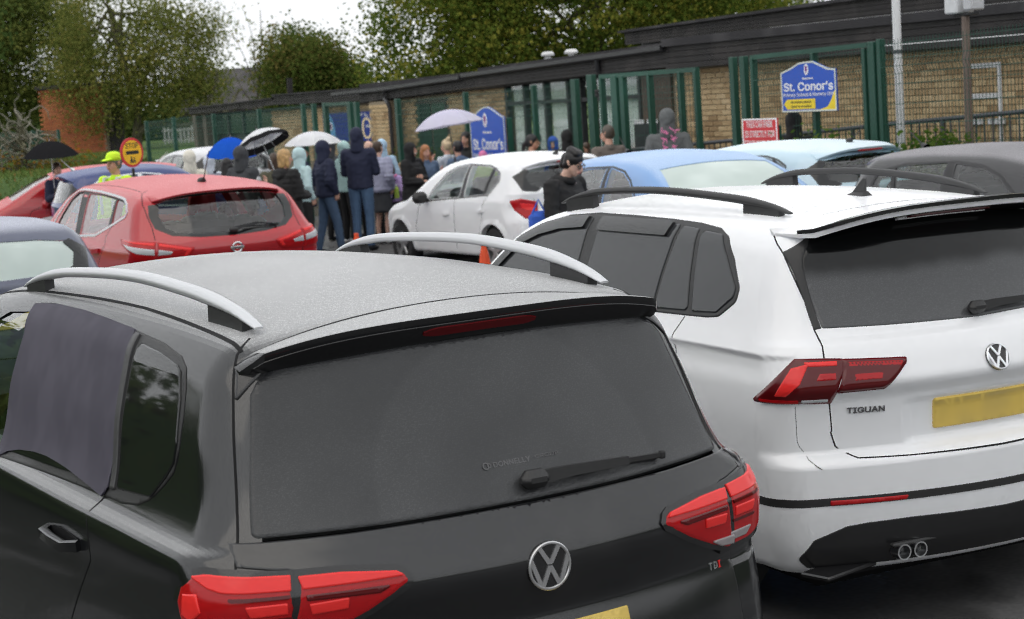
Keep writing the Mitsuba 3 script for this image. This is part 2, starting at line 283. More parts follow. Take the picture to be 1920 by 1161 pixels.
def clean(poly, r):
    p = Polygon(poly) if not isinstance(poly, Polygon) else poly
    if r: p = p.buffer(r, quad_segs=5).buffer(-2 * r, quad_segs=5).buffer(r, quad_segs=5)
    return p
def mirror(m):
    v, f = m[0] * [-1, 1, 1], m[1][:, ::-1]
    return (v, f, m[2] * [-1, 1, 1]) if len(m) > 2 else (v, f)
def onto(car, ab, kind, off=0.):
    """Points of a patch's plane carried onto the surface f = off."""
    d, e1, e2 = dirs(kind); ab = np.asarray(ab, float); start = 5.6 if kind in ('front', 'fcorner', 'shield') else 2.4
    o = ab[:, :1] * e1 + ab[:, 1:2] * e2 + d * start
    return car.cast(o, -d, off, .3, 3.9 if start > 3 else 3.3, 100)
def patch(car, poly, kind, off=.003, thick=.02, grid=.03, round_=0., bevel=0., bw=.008, rows=()):
    """A panel, pane or lens that follows the body: the outline poly (in the patch's plane) laid onto it, off metres proud, with real edges."""
    pg = clean(poly, round_)
    if pg.geom_type != 'Polygon': pg = max(pg.geoms, key=lambda g: g.area)
    if bevel and pg.buffer(-bw * 1.6).is_empty: bevel = 0.
    ring = pg.exterior; n = max(12, int(ring.length / (grid * .6)))
    bd = []
    c = np.array(ring.coords)[:-1]
    for i in range(len(c)):
        p, q = c[i], c[(i + 1) % len(c)]; k = max(1, int(np.ceil(np.linalg.norm(q - p) / (grid * .7))))
        bd += [p + (q - p) * t / k for t in range(k)]
    bd = np.array(bd); nb = len(bd); pts = [bd]
    if bevel:
        inner = pg.buffer(-bw)
        for g in getattr(inner, 'geoms', [inner]):
            if g.is_empty: continue
            r = g.exterior; m = max(8, int(r.length / (grid * .7))); pts.append(np.array([r.interpolate(t / m, normalized=True).coords[0] for t in range(m)]))
    x0, y0, x1, y1 = pg.bounds
    ys = np.arange(y0 + grid * .5, y1, grid)
    gx, gy = np.meshgrid(np.arange(x0 + grid * .5, x1, grid), np.unique(np.concatenate([ys, np.asarray(rows, float)])) if len(rows) else ys)
    g = np.stack([gx.ravel(), gy.ravel()], 1); inn = pg.buffer(-max(grid * .35, bw * 1.3 if bevel else 0))
    if len(g) and not inn.is_empty: pts.append(g[shapely.contains_xy(inn, g[:, 0], g[:, 1])])
    ab = np.vstack(pts); tri = Delaunay(ab).simplices; cen = ab[tri].mean(1); tri = tri[shapely.contains_xy(pg, cen[:, 0], cen[:, 1])]
    a, b = ab[tri[:, 1]] - ab[tri[:, 0]], ab[tri[:, 2]] - ab[tri[:, 0]]; cr = a[:, 0] * b[:, 1] - a[:, 1] * b[:, 0]
    tri = tri[np.abs(cr) > 1e-9]; cr = cr[np.abs(cr) > 1e-9]; tri[cr < 0] = tri[cr < 0][:, ::-1]
    v = onto(car, ab, kind, 0.); nn = car.n(v); d, e1, e2 = dirs(kind)
    if np.cross(e1, e2) @ d < 0: tri = tri[:, ::-1]
    o = np.full(len(v), float(off))
    if bevel:
        dist = shapely.distance(shapely.points(ab), ring); o -= bevel * (1 - np.clip(dist / bw, 0, 1)) ** 2
    fr = v + nn * o[:, None]; bk = v - nn * thick
    # walls
    orient = 1 if Polygon(bd).exterior.is_ccw else -1
    if np.cross(e1, e2) @ d < 0: orient = -orient
    i = np.arange(nb); j = (i + 1) % nb; W = np.stack([fr[i], fr[j], bk[j], bk[i]], 1)
    wn = np.cross(W[:, 1] - W[:, 0], W[:, 3] - W[:, 0]); wn /= np.linalg.norm(wn, axis=1, keepdims=True) + 1e-12
    if orient > 0: W = W[:, ::-1]; wn = -wn
    if bevel:  # the lip turns over towards the edge
        wo = np.zeros_like(fr); cnt = np.zeros(len(fr))
        for q in (i, j): np.add.at(wo, q, -wn if False else wn); np.add.at(cnt, q, 1)
        nl = nn.copy(); e = cnt > 0; nl[e] = nn[e] + .9 * wo[e] / cnt[e, None]; nl /= np.linalg.norm(nl, axis=1, keepdims=True)
    else: nl = nn
    m = len(fr); V = np.vstack([fr, bk, W.reshape(-1, 3)]); NN = np.vstack([nl, -nn, np.repeat(wn, 4, 0)])
    k = 2 * m + 4 * i
    F = np.vstack([tri, tri[:, ::-1] + m, np.stack([k, k + 1, k + 2], 1), np.stack([k, k + 2, k + 3], 1)])
    return V, F, NN
def seam(car, path, kind, w=.006, off=.0012, step=.02, closed=False):
    """A shut line: a thin dark strip let into the body along a path."""
    L = LineString(list(path) + ([path[0]] if closed else [])); n = max(2, int(L.length / step)); ab = np.array([L.interpolate(t / n, normalized=True).coords[0] for t in range(n + 1)])
    p = onto(car, ab, kind); nn = car.n(p); t = np.gradient(p, axis=0); t /= np.linalg.norm(t, axis=1, keepdims=True) + 1e-9; s = np.cross(t, nn)
    q = np.stack([p + s * w / 2 + nn * off, p - s * w / 2 + nn * off, p - s * w / 2 - nn * .006, p + s * w / 2 - nn * .006], 1); v = q.reshape(-1, 3)
    i, j = np.meshgrid(np.arange(n), np.arange(4), indexing='ij'); k = (j + 1) % 4
    f = np.stack([i * 4 + j, (i + 1) * 4 + j, (i + 1) * 4 + k, i * 4 + k], -1).reshape(-1, 4)
    m = trimesh.Trimesh(v, np.vstack([f[:, [0, 1, 2]], f[:, [0, 2, 3]]]), process=False)
    if (np.cross(v[f[0][1]] - v[f[0][0]], v[f[0][2]] - v[f[0][0]]) @ nn[0]) < 0: m.invert()
    return np.asarray(m.vertices), np.asarray(m.faces)
def shell(car, L, step, holes=(), wheels=(), arch=.35, hollow=True):
    """The body: closed, hollowed out and cut open at the windows; normals of the painted skin come from the surface itself."""
    def M(v, f): return manifold3d.Manifold(manifold3d.Mesh(np.asarray(v, np.float32), np.asarray(f, np.uint32)))
    v, f = car.body(step, 0., L); b = M(v, f)
    if hollow:
        vi, fi = car.body(.09, -.07, L); cut = M(vi, fi)
        keep = manifold3d.Manifold.cube((2.4, L - .9 - .25, 2.), False).translate((-1.2, .25, .45)); b = b - (cut ^ keep)
    for kind, poly, mir in holes:
        pg = clean(poly, 0); c = np.array(pg.exterior.coords)[:-1]
        if not pg.exterior.is_ccw: c = c[::-1]
        pr = manifold3d.Manifold.extrude(manifold3d.CrossSection([c]), 3.)
        d, e1, e2 = dirs(kind); s0 = {'left': .35, 'rear': -.95, 'front': 2.2, 'shield': 1.6, 'top': .9}[kind]
        if np.cross(e1, e2) @ d < 0:
            c = c[::-1] * [-1, 1]; pr = manifold3d.Manifold.extrude(manifold3d.CrossSection([c]), 3.); e1 = -e1
        tm = np.concatenate([np.stack([e1, e2, d], 1), (d * s0)[:, None]], 1); pr = pr.transform(tm); b = b - pr
        if mir: b = b - pr.mirror((1, 0, 0))
    for y, z in wheels:
        for sx in (-1, 1):
            b = b - manifold3d.Manifold.cylinder(.5, arch, arch, 40).rotate((0, 90, 0)).translate((.62 if sx > 0 else -1.12, y, z))
    me = b.to_mesh(); v, f = np.asarray(me.vert_properties[:, :3], float), np.asarray(me.tri_verts)
    on = np.abs(car.f(v)) < 1.5e-3; out = on[f].all(1)
    fv = v[f[~out]].reshape(-1, 3); fn = np.cross(v[f[~out][:, 1]] - v[f[~out][:, 0]], v[f[~out][:, 2]] - v[f[~out][:, 0]]); fn /= np.linalg.norm(fn, axis=1, keepdims=True) + 1e-15
    V = np.vstack([v, fv]); NN = np.vstack([car.n(v), np.repeat(fn, 3, 0)]); F = np.vstack([f[out], np.arange(len(fv)).reshape(-1, 3) + len(v)])
    return V, F, NN
# ---------------------------------------------------------------- cars: shared parts
def sym(L): return list(L) + [(-x, z) for x, z in reversed(L)]
def vw_badge(t, name, o, R, r, dark='gloss_black', metal='brushed_chrome'):
    """A round badge: dark disc, bright ring, V over W."""
    M = frame(o, R[:, 0], R[:, 1], R[:, 2])
    k = put(name, tf(lathe([(0, -.004), (r, -.004), (r, .003), (0, .004)], 40)), dark, t, M=t_M @ M)
    put('ring', lathe([(r * .87, .002), (r, .002), (r, .006), (r * .96, .0085), (r * .90, .0085), (r * .87, .006), (r * .87, .002)], 48), metal, k, M=t_M @ M)
    st = [LineString([(-.50, .86), (-.0, .06)]), LineString([(.50, .86), (0, .06)]), LineString([(-.90, .42), (-.42, -.86)]), LineString([(.90, .42), (.42, -.86)]), LineString([(-.42, -.86), (0, .0)]), LineString([(.42, -.86), (0, .0)])]
    sh = shapely.union_all([s.buffer(.095, cap_style='flat') for s in st]) ; sh = shapely.affinity.scale(sh.difference(sbox(-.3, .03, .3, .075)).intersection(Point(0, 0).buffer(.9)), r, r, origin=(0, 0))
    put('letters', tf(extrude(sh, .0055), (0, 0, .002)), metal, k, M=t_M @ M)
    return k
def on_rear(car, x, z, off=0.):
    p = onto(car, [(x, z)], 'rear')[0]; n = car.n(p[None])[0]; ex = np.array([1., 0, 0]) - n * n[0]; ex /= np.linalg.norm(ex); return p + n * off, np.stack([ex, np.cross(n, ex), n], 1)
def rail(t, car, path, w, m, foot, mf, sx):
    """A roof rail over its two feet."""
    yy = np.linspace(path[0][0], path[-1][0], 44); a = np.array(path); X = PchipInterpolator(a[:, 0], a[:, 1])(yy); Z = PchipInterpolator(a[:, 0], a[:, 2])(yy)
    pr = [(-.5, -.45), (.5, -.45), (.62, -.1), (.5, .35), (.2, .5), (-.2, .5), (-.5, .35), (-.62, -.1)]
    e = np.clip(np.minimum(yy - yy[0], yy[-1] - yy) / .30, 0, 1) ** .7
    k = put('roof_rail', sweep(np.stack([X * sx, yy, Z], 1), pr, w * (.55 + .45 * e), .032 * (.22 + .78 * e)), m, t, smooth=50, M=t_M)
    for y0, y1 in foot:
        q = np.linspace(y0, y1, 10); x = np.interp(q, yy, X) * sx; zt = np.interp(q, yy, Z) - .006; zb = onto(car, np.stack([x, q], 1), 'top')[:, 2] - .01
        pts = np.stack([x, q, (zt + zb) / 2], 1); put('foot', sweep(pts, [(-.5, -.5), (.5, -.5), (.5, .5), (-.5, .5)], w * .8, np.maximum(zt - zb, .006)), mf, k, M=t_M)
def spoiler(t, car, hw, yA, edge, zD, m, face, th=.022, lipdark=None):
    xs = np.linspace(-hw, hw, 61); yB, zB = edge(np.abs(xs)); A = onto(car, np.stack([xs, np.full_like(xs, yA)], 1), 'top'); A[:, 2] += .0025
    B = np.stack([xs, yB, zB], 1); C = B + [0, .007, -th]; D = onto(car, np.stack([xs, zD(np.abs(xs))], 1), 'rear') - [0, .003, 0]
    w_ = np.clip((np.abs(xs) / hw - .94) / .06, 0, 1)[:, None]; w_ = w_ * w_ * (3 - 2 * w_); B = B * (1 - w_) + (D + [0, -.006, .012]) * w_; C = C * (1 - w_) + (D + [0, -.004, .004]) * w_
    Md = (A + B) / 2 + [0, 0, .004]; q = np.stack([A, Md, B + [0, .006, .0015], B, C, D, D + [0, .05, .03], A - [0, 0, .03]], 1)
    n = 8; i, j = np.meshgrid(np.arange(60), np.arange(n), indexing='ij'); k = (j + 1) % n
    f = np.stack([i * n + j, i * n + k, (i + 1) * n + k, (i + 1) * n + j], -1).reshape(-1, 4); f = np.vstack([f[:, [0, 1, 2]], f[:, [0, 2, 3]], [[0, x + 1, x] for x in range(1, n - 1)], [[60 * n, 60 * n + x, 60 * n + x + 1] for x in range(1, n - 1)]])
    me = trimesh.Trimesh(q.reshape(-1, 3), f, process=False)
    if me.volume < 0: me.invert()
    k = put('spoiler', me, m, t, smooth=32, M=t_M)
    def strip(u0, u1, x0, x1, off, mt, nm, cap=0):
        s = (xs >= x0) & (xs <= x1); c, d = C[s], D[s]; n_ = np.cross(d[-1] - c[-1], c[0] - c[-1]); n_ = n_ / np.linalg.norm(n_); n_ = n_ if n_[1] < 0 else -n_
        e = np.ones(s.sum()); 
        if cap: e[0] = e[-1] = .35; e[1] = e[-2] = .8
        um = (u0 + u1) / 2; a = c + (d - c) * (um + (u0 - um) * e)[:, None]; b = c + (d - c) * (um + (u1 - um) * e)[:, None]
        pth = (a + b) / 2 + n_ * off; h = np.linalg.norm(b - a, axis=1); P_ = np.stack([a + n_ * off, b + n_ * off, b - n_ * .004, a - n_ * .004], 1).reshape(-1, 3); N = s.sum()
        I, J = np.meshgrid(np.arange(N - 1), np.arange(4), indexing='ij'); K = (J + 1) % 4; F = np.stack([I * 4 + J, (I + 1) * 4 + J, (I + 1) * 4 + K, I * 4 + K], -1).reshape(-1, 4)
        ms = trimesh.Trimesh(P_, np.vstack([F[:, [0, 1, 2]], F[:, [0, 2, 3]], [[0, 1, 2], [0, 2, 3], [N * 4 - 4, N * 4 - 2, N * 4 - 3], [N * 4 - 4, N * 4 - 1, N * 4 - 2]]]), process=False)
        if ms.volume < 0: ms.invert()
        return put(nm, ms, mt, k if nm != 'brake_light' else t, smooth=30, M=t_M)
    if face: strip(.0, 1.02, -hw * .985, hw * .985, .002, face, 'underside')
    return k, strip, (xs, A, B, C, D)
def wheels(t, spots, r=.32, w=.21, x=.80):
    ty = lathe([(r * .62, -w / 2), (r * .93, -w / 2), (r, -w / 2 + .03), (r, w / 2 - .03), (r * .93, w / 2), (r * .62, w / 2), (r * .62, -w / 2)], 36, 0); td = mikit.ply(ty, None, smooth=40)
    rim = [lathe([(r * .56, -w * .45), (r * .66, -w * .45), (r * .66, w * .2), (r * .56, w * .2), (r * .56, -w * .45)], 32, 0), lathe([(0, -w * .43), (.06, -w * .43), (.06, -w * .2), (0, -w * .2)], 16, 0)]
    for a in range(5):
        c = rotx(a * 2 * math.pi / 5); rim.append(tf(cbox((-w * .36, 0, r * .33), (.03, .055, r * .55), .008), R=c))
    rd = mikit.ply(cat(*rim), None, smooth=40); dk = mikit.ply(lathe([(0, -w * .1), (r * .6, -w * .1), (r * .6, w * .1), (0, w * .1)], 24, 0), None)
    for y, z in spots:
        for s in (-1, 1):
            M = t_M @ T4().translate([s * (x - w / 2 + .02), y, z]) @ (T4() if s < 0 else T4().rotate([0, 0, 1], 180))
            k = put('wheel', dk, 'gap_black', t, M=M); put('tyre', td, 'tyre', k, M=M); put('rim', rd, 'alloy', k, M=M)
def pane(t, car, poly, kind, m, nm='window', both=False, off=-.004, **kw):
    a = patch(car, poly, kind, off, kw.pop('thick', .004), kw.pop('grid', .06), **kw)
    ks = [put(nm, a, m, t, M=t_M)]
    if both: ks.append(put(nm, mirror(a), m, t, M=t_M))
    return ks
def sheet(t, car, poly, kind, m='pane', nm='window', both=False, off=-.006):
    """A single see-through pane."""
    V, F, NN = patch(car, poly, kind, off, .004, .07); n = (len(V) - 4 * 0) ; k = F.max(1)
    half = np.where((np.abs((V[:len(V)] * 0).sum(1)) == 0))[0]
    nf = pane_count(V, F, NN); a = (V[:nf], F[(F < nf).all(1)], NN[:nf])
    put(nm, a, m, t, M=t_M)
    if both: put(nm, mirror(a), m, t, M=t_M)
def pane_count(V, F, NN):
    # front vertices come first, as many as there are back vertices after them; the walls' four per edge follow
    e = 0
    for m in range(3, len(V) // 2 + 1):
        if np.allclose(NN[0], -NN[m], atol=1e-9) and np.allclose(NN[min(2, m - 1)], -NN[m + min(2, m - 1)], atol=1e-9): e = m; break
    return e
def cabin(t, L, y0, w=.62, z=.55, front=2.15, rear=1.05, zt=1.12, m='cabin_cloth'):
    """What one sees through a car's windows: seats with head rests, shelf and dashboard."""
    def seat(x, y, wd): return cat(cbox((x, y, z + .02), (wd, .5, .2), .05), cbox((x, y - .26, z + .33), (wd, .14, .62), .05, rotx(.16)), *[cbox((x + o, y - .33, zt + .0), (.24, .1, .17), .035) for o in ((0,) if wd < .7 else (-.36, .36))])
    for s in (-1, 1): put('seat', seat(s * .36, front, .5), m, t, M=t_M)
    put('rear_seat', seat(0, rear, 1.22), m, t, M=t_M)
    put('dashboard', cat(cbox((0, front + .85, .86), (1.3, .4, .2), .06), tf(lathe([(.165, -.012), (.19, -.012), (.19, .012), (.165, .012), (.165, -.012)], 24, 1), (.36, front + .52, .92), rotx(-.4))), m, t, M=t_M)
    put('floor', cbox((0, L * .5, .34), (1.4, L * .62, .1), .03), 'cabin_cloth', t, M=t_M)
# ---------------------------------------------------------------- the dark grey people carrier in front
touran = Car(T=[(-.1, 1.585), (.35, 1.612), (.6, 1.635), (1.0, 1.655), (1.6, 1.667), (2.2, 1.66), (2.6, 1.635), (2.8, 1.60), (3.2, 1.36), (3.6, 1.10), (4.3, .90), (4.6, .78)],
    R=[(.2, .06), (.35, .0), (.6, -.01), (.78, .02), (.80, .03), (.965, -.016), (.985, -.012), (1.06, .040), (1.12, .088), (1.50, .265), (1.64, .33)],
    F=[(.2, 4.4), (.5, 4.53), (.7, 4.53), (.85, 4.45), (1.0, 4.3), (1.7, 3.9)],
    sec=[(.2, .86), (.45, .905), (.8, .910), (.95, .903), (1.03, .897), (1.062, .890), (1.098, .838), (1.35, .765), (1.55, .695), (1.66, .655)],
    plan=[(-.1, .935), (.4, .985), (1.2, 1.), (3.4, 1.), (4.5, .9)], crown=.05, kr=.1, r=(.09, .10, .15), arches=((.85, .33, .36, .012), (3.64, .33, .36, .012)))
lampcar = Car(T=[(-.1, 1.585), (.35, 1.612), (.6, 1.635), (1.0, 1.655), (1.6, 1.667), (2.2, 1.66), (2.6, 1.635), (2.8, 1.60), (3.2, 1.36), (3.6, 1.10), (4.3, .90), (4.6, .78)],
    R=[(.2, .05), (.6, .0), (.80, .012), (.90, -.008), (.965, -.018), (1.03, .006), (1.1, .055), (1.2, .11), (1.64, .33)], F=[(.2, 4.4), (.5, 4.53), (1.0, 4.3), (1.7, 3.9)],
    sec=[(.2, .86), (.45, .905), (.8, .912), (.95, .905), (1.045, .882), (1.2, .83), (1.55, .695), (1.66, .655)], plan=[(-.1, .935), (.4, .985), (1.2, 1.), (3.4, 1.), (4.5, .9)], crown=.05, kr=.1, r=(.09, .10, .15))
t_M = pose(.0418, 4.6093, .5300)
t = thing('parked_car', 'dark grey people carrier with silver roof rails and rain-beaded roof, nearest of all the cars', 'car', 'cars in the car park')
GLASS_T = sym([(-.0, 1.105), (-.4, 1.106), (-.723, 1.110), (-.702, 1.20), (-.677, 1.30), (-.642, 1.446), (-.619, 1.478), (-.565, 1.508), (-.48, 1.512), (-.2, 1.525)])
TG = sym([(0, 1.098), (-.5, 1.098), (-.772, 1.102), (-.780, 1.052), (-.700, 1.038), (-.655, 1.034), (-.672, .95), (-.705, .835), (-.715, .62), (-.68, .55), (0, .545)])
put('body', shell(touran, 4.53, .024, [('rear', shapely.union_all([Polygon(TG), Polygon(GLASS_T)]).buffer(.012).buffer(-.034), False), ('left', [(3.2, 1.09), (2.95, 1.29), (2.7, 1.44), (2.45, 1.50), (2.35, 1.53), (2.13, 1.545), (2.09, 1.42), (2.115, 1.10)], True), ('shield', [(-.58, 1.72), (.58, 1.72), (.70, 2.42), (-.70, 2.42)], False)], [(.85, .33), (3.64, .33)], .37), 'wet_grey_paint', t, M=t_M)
put('tailgate', patch(touran, TG, 'rear', .004, .03, .022, .0, .002, .006, rows=(.958, .965, .972, .98, .99, 1.07, 1.08)), 'grey_paint', t, M=t_M)
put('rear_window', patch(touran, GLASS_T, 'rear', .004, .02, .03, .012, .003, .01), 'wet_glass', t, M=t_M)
E1 = [(3.3, 1.06), (3.05, 1.24), (2.80, 1.40), (2.62, 1.475), (2.45, 1.515), (2.376, 1.544), (2.15, 1.570), (1.94, 1.581), (1.64, 1.581), (1.348, 1.572), (1.083, 1.560), (.833, 1.545), (.683, 1.525), (.61, 1.499), (.575, 1.45), (.55, 1.38), (.54, 1.30), (.562, 1.235), (.616, 1.195), (.702, 1.143), (.77, 1.121), (.881, 1.109), (1.04, 1.108), (1.484, 1.097), (2.078, 1.082)]
sil = Polygon(E1).difference(Polygon([(3.2, 1.09), (2.95, 1.29), (2.7, 1.44), (2.45, 1.495), (2.35, 1.525), (2.13, 1.54), (2.095, 1.42), (2.12, 1.10)]).buffer(.004))
a = patch(touran, Polygon(E1).intersection(sbox(-1, 0, 2.10, 3)), 'left', .004, .012, .025, .03, .002, .006); put('window_surround', a, 'black_plastic', t, M=t_M); put('window_surround', mirror(a), 'black_plastic', t, M=t_M)
for q in ([(.997, 1.534), (.816, 1.521), (.667, 1.502), (.629, 1.489), (.582, 1.419), (.55, 1.319), (.557, 1.261), (.601, 1.219), (.688, 1.153), (.944, 1.139)], [(2.085, 1.555), (1.9, 1.562), (1.6, 1.562), (1.35, 1.556), (1.10, 1.545), (1.075, 1.50), (1.03, 1.14), (1.5, 1.118), (2.08, 1.102)]):
    a = patch(touran, q, 'left', .0085, .012, .025, .022, .002, .006); put('side_window', a, 'dark_glass', t, M=t_M); put('side_window', mirror(a), 'dark_glass', t, M=t_M)
sheet(t, touran, [(3.2, 1.09), (2.95, 1.29), (2.7, 1.44), (2.45, 1.50), (2.35, 1.53), (2.13, 1.545), (2.09, 1.42), (2.115, 1.10)], 'left', 'pane', 'front_window', True)
sheet(t, touran, [(-.58, 1.72), (.58, 1.72), (.70, 2.42), (-.70, 2.42)], 'shield', 'pane', 'windscreen')
put('pillar_trim', patch(touran, [(1.069, 1.554), (1.025, 1.552), (.952, 1.135), (.99, 1.131)], 'left', .013, .012, .025, .004, .003, .008), 'grey_plastic', t, M=t_M)
BL = [(2.107, 1.572), (1.889, 1.583), (1.574, 1.583), (1.344, 1.576), (1.087, 1.565), (1.063, 1.552), (1.02, 1.439), (1.004, 1.279), (1.0, 1.135), (1.026, 1.108), (1.13, 1.118), (1.244, 1.126), (1.36, 1.134), (1.470, 1.139), (1.6, 1.142), (1.729, 1.138), (1.887, 1.124), (2.0, 1.105), (2.074, 1.079), (2.102, 1.12), (2.096, 1.303), (2.067, 1.48)]
V, F, NN = patch(touran, BL, 'left', .0, .004, .022, .006)
def drape(p):                                   # cloth stretched over the door: creases that run from the pulled corners
    y, z = p[:, 1], p[:, 2]; d1 = np.hypot(y - 1.02, z - 1.11); a1 = np.arctan2(z - 1.11, y - 1.02); d2 = np.hypot(y - 1.09, z - 1.57); a2 = np.arctan2(z - 1.57, y - 1.09)
    return .0022 * np.sin(a1 * 17) * np.exp(-d1 / .16) + .0022 * np.sin(a2 * 19) * np.exp(-d2 / .16) + .0035 * np.exp(-((y - 1.80) / .07) ** 2 - ((z - 1.555 - .2 * (y - 1.8)) / .012) ** 2) + .0012 * meshkit.fbm(np.stack([y * 7, z * 4, 0 * y], 1), 3)
V = V + np.where((V[:, 0] > -9)[:, None], np.array([-1., 0, .15]) * (.0115 + drape(V))[:, None], 0)
put('window_blind', (V, F), 'blind_fabric', t, smooth=40, M=t_M, label='plum-grey fabric blind stretched over the rear door window')
for p, k in (([(.89, 1.134), (1.04, 1.10), (1.012, 1.031), (.982, .944), (1.055, .871), (1.208, .723), (1.25, .55)], 'left'), ([(2.14, 1.08), (2.12, .9), (2.1, .5)], 'left')):
    a = seam(touran, p, k, .006); put('door_gap', a, 'gap_black', t, M=t_M); put('door_gap', mirror(a), 'gap_black', t, M=t_M)
put('roof_gap', seam(touran, sym([(-.60, .36), (-.56, .405), (-.3, .412), (-.0, .414)]), 'top', .008), 'gap_black', t, M=t_M)
for s in (1, -1):
    a = seam(touran, [(-.742, 1.576), (-.763, 1.549), (-.764, 1.513), (-.757, 1.35), (-.734, 1.048)], 'corner', .007); put('tailgate_gap', a if s > 0 else mirror(a), 'gap_black', t, M=t_M)
    a = seam(touran, [(-.618, .43), (-.600, 1.2), (-.612, 2.0), (-.625, 2.7)], 'top', .012); put('roof_gutter', a if s > 0 else mirror(a), 'gap_black', t, M=t_M)
    rail(t, touran, [(.47, .548, 1.600), (.62, .553, 1.640), (.9, .565, 1.676), (1.34, .578, 1.696), (1.9, .592, 1.680), (2.22, .602, 1.648), (2.42, .608, 1.606)], .042, 'rail_silver', [(.54, .76), (2.17, 2.37)], 'black_plastic', -s)
    # tail lamp: the piece on the wing and the piece on the tailgate
    A_ = patch(lampcar, [(-.912, .961), (-.895, 1.008), (-.847, 1.043), (-.816, 1.050), (-.733, 1.045), (-.647, 1.036), (-.594, 1.032), (-.584, .95), (-.572, .838), (-.70, .842), (-.82, .868), (-.90, .915)], 'corner', .007, .03, .013, .012, .007, .02)
    B_ = patch(lampcar, [(-.655, 1.032), (-.548, 1.029), (-.417, 1.014), (-.396, 1.003), (-.383, .983), (-.393, .966), (-.49, .912), (-.586, .868), (-.66, .842), (-.697, .840), (-.672, .95)], 'rear', .012, .03, .013, .008, .009, .02)
    mm = (lambda q: q) if s > 0 else mirror
    la = put('tail_light', mm(A_), 'red_lens', t, M=t_M); lb = put('tail_light', mm(B_), 'red_lens', t, M=t_M)
    put('lamp_surround', mm(patch(lampcar, Polygon([(-.912, .961), (-.895, 1.008), (-.847, 1.043), (-.816, 1.050), (-.733, 1.045), (-.647, 1.036), (-.594, 1.032), (-.584, .95), (-.572, .838), (-.70, .842), (-.82, .868), (-.90, .915)]).buffer(.005), 'corner', .004, .02, .02)), 'gloss_black', t, M=t_M); put('lamp_surround', mm(patch(lampcar, Polygon([(-.655, 1.032), (-.548, 1.029), (-.417, 1.014), (-.396, 1.003), (-.383, .983), (-.393, .966), (-.49, .912), (-.586, .868), (-.66, .842), (-.697, .840), (-.672, .95)]).buffer(.005), 'rear', .0075, .02, .02)), 'gloss_black', t, M=t_M)
    for par, kind, off, items in ((la, 'corner', .009, [([(-.855, 1.030), (-.80, 1.038), (-.60, 1.026), (-.597, .990), (-.763, .996), (-.80, 1.005)], 'bright_red_lens'), ([(-.706, .965), (-.606, .965), (-.608, .938), (-.696, .937)], 'bright_red_lens'), ([(-.75, .985), (-.60, .982), (-.60, .974), (-.742, .977)], 'deep_red_lens'), ([(-.70, .893), (-.592, .893), (-.587, .868), (-.68, .868)], 'reverse_lens'), ([(-.875, .985), (-.83, .992), (-.82, .95), (-.85, .925), (-.88, .935)], 'bright_red_lens'), ([(-.71, .930), (-.60, .930), (-.597, .922), (-.70, .922)], 'deep_red_lens')]),  # topmost bright segments paint the sky reflected along the lens edge
                                      (lb, 'rear', .015, [([(-.655, 1.020), (-.55, 1.017), (-.42, 1.003), (-.400, .990), (-.52, .989), (-.650, .990)], 'bright_red_lens'), ([(-.645, .978), (-.43, .976), (-.47, .962), (-.645, .966)], 'deep_red_lens'), ([(-.640, .958), (-.545, .962), (-.548, .936), (-.633, .932)], 'bright_red_lens'), ([(-.682, .886), (-.576, .890), (-.623, .866), (-.684, .859)], 'reverse_lens')])):
        for q, mt in items: put('lamp_segment', mm(patch(lampcar, q, kind, off + .0022, .012, .012, .003, .002, .004)), mt, par, M=t_M)
    put('spoiler_fin', mm(patch(touran, [(-.563, 1.535), (-.590, 1.545), (-.648, 1.518), (-.678, 1.43), (-.634, 1.472), (-.60, 1.498)], 'rear', .006, .02, .02, .003, .003, .006)), 'gloss_black', t, M=t_M)
k, strip, _ = spoiler(t, touran, .652, .405, lambda x: (.235 + .075 * (x / .65) ** 2.5, 1.598 - .07 * (x / .7) ** 3.5), lambda x: 1.530 - .030 * (x / .6) ** 2, 'spoiler_grey', 'gloss_black')
strip(.14, .62, -.195, .195, .006, 'deep_red_lens', 'brake_light', 1)
o, R = on_rear(touran, 0, .947, .004); vw_badge(t, 'badge', o, np.stack([[1, 0, 0], [0, 0, 1], [0, -1, 0]], 1).astype(float), .065)
o, R = on_rear(touran, .629, .799, .004)
for w_, x_, mt in (('T', -.024, 'chrome'), ('D', -.001, 'chrome'), ('I', .018, 'bright_red_lens')): put('lettering', tf(words(w_, .020, .004), (x_, 0, 0)), mt, t, M=t_M @ frame(o, *R.T))
o, R = on_rear(touran, .03, 1.199, .0042); put('window_sticker', cat(tf(words('DONNELLY', .014, .0008, True, .115), (-.035, 0, 0)), tf(words('GROUP', .010, .0008, False, .075), (.075, .002, 0)), tf(lathe([(.007, 0), (.010, 0), (.010, .0008), (.007, .0008), (.007, 0)], 20), (-.115, 0, 0)), tf(words('O', .012, .0008), (-.105, 0, 0))), 'sticker_grey', t, M=t_M @ frame(o, *R.T), smooth=False)
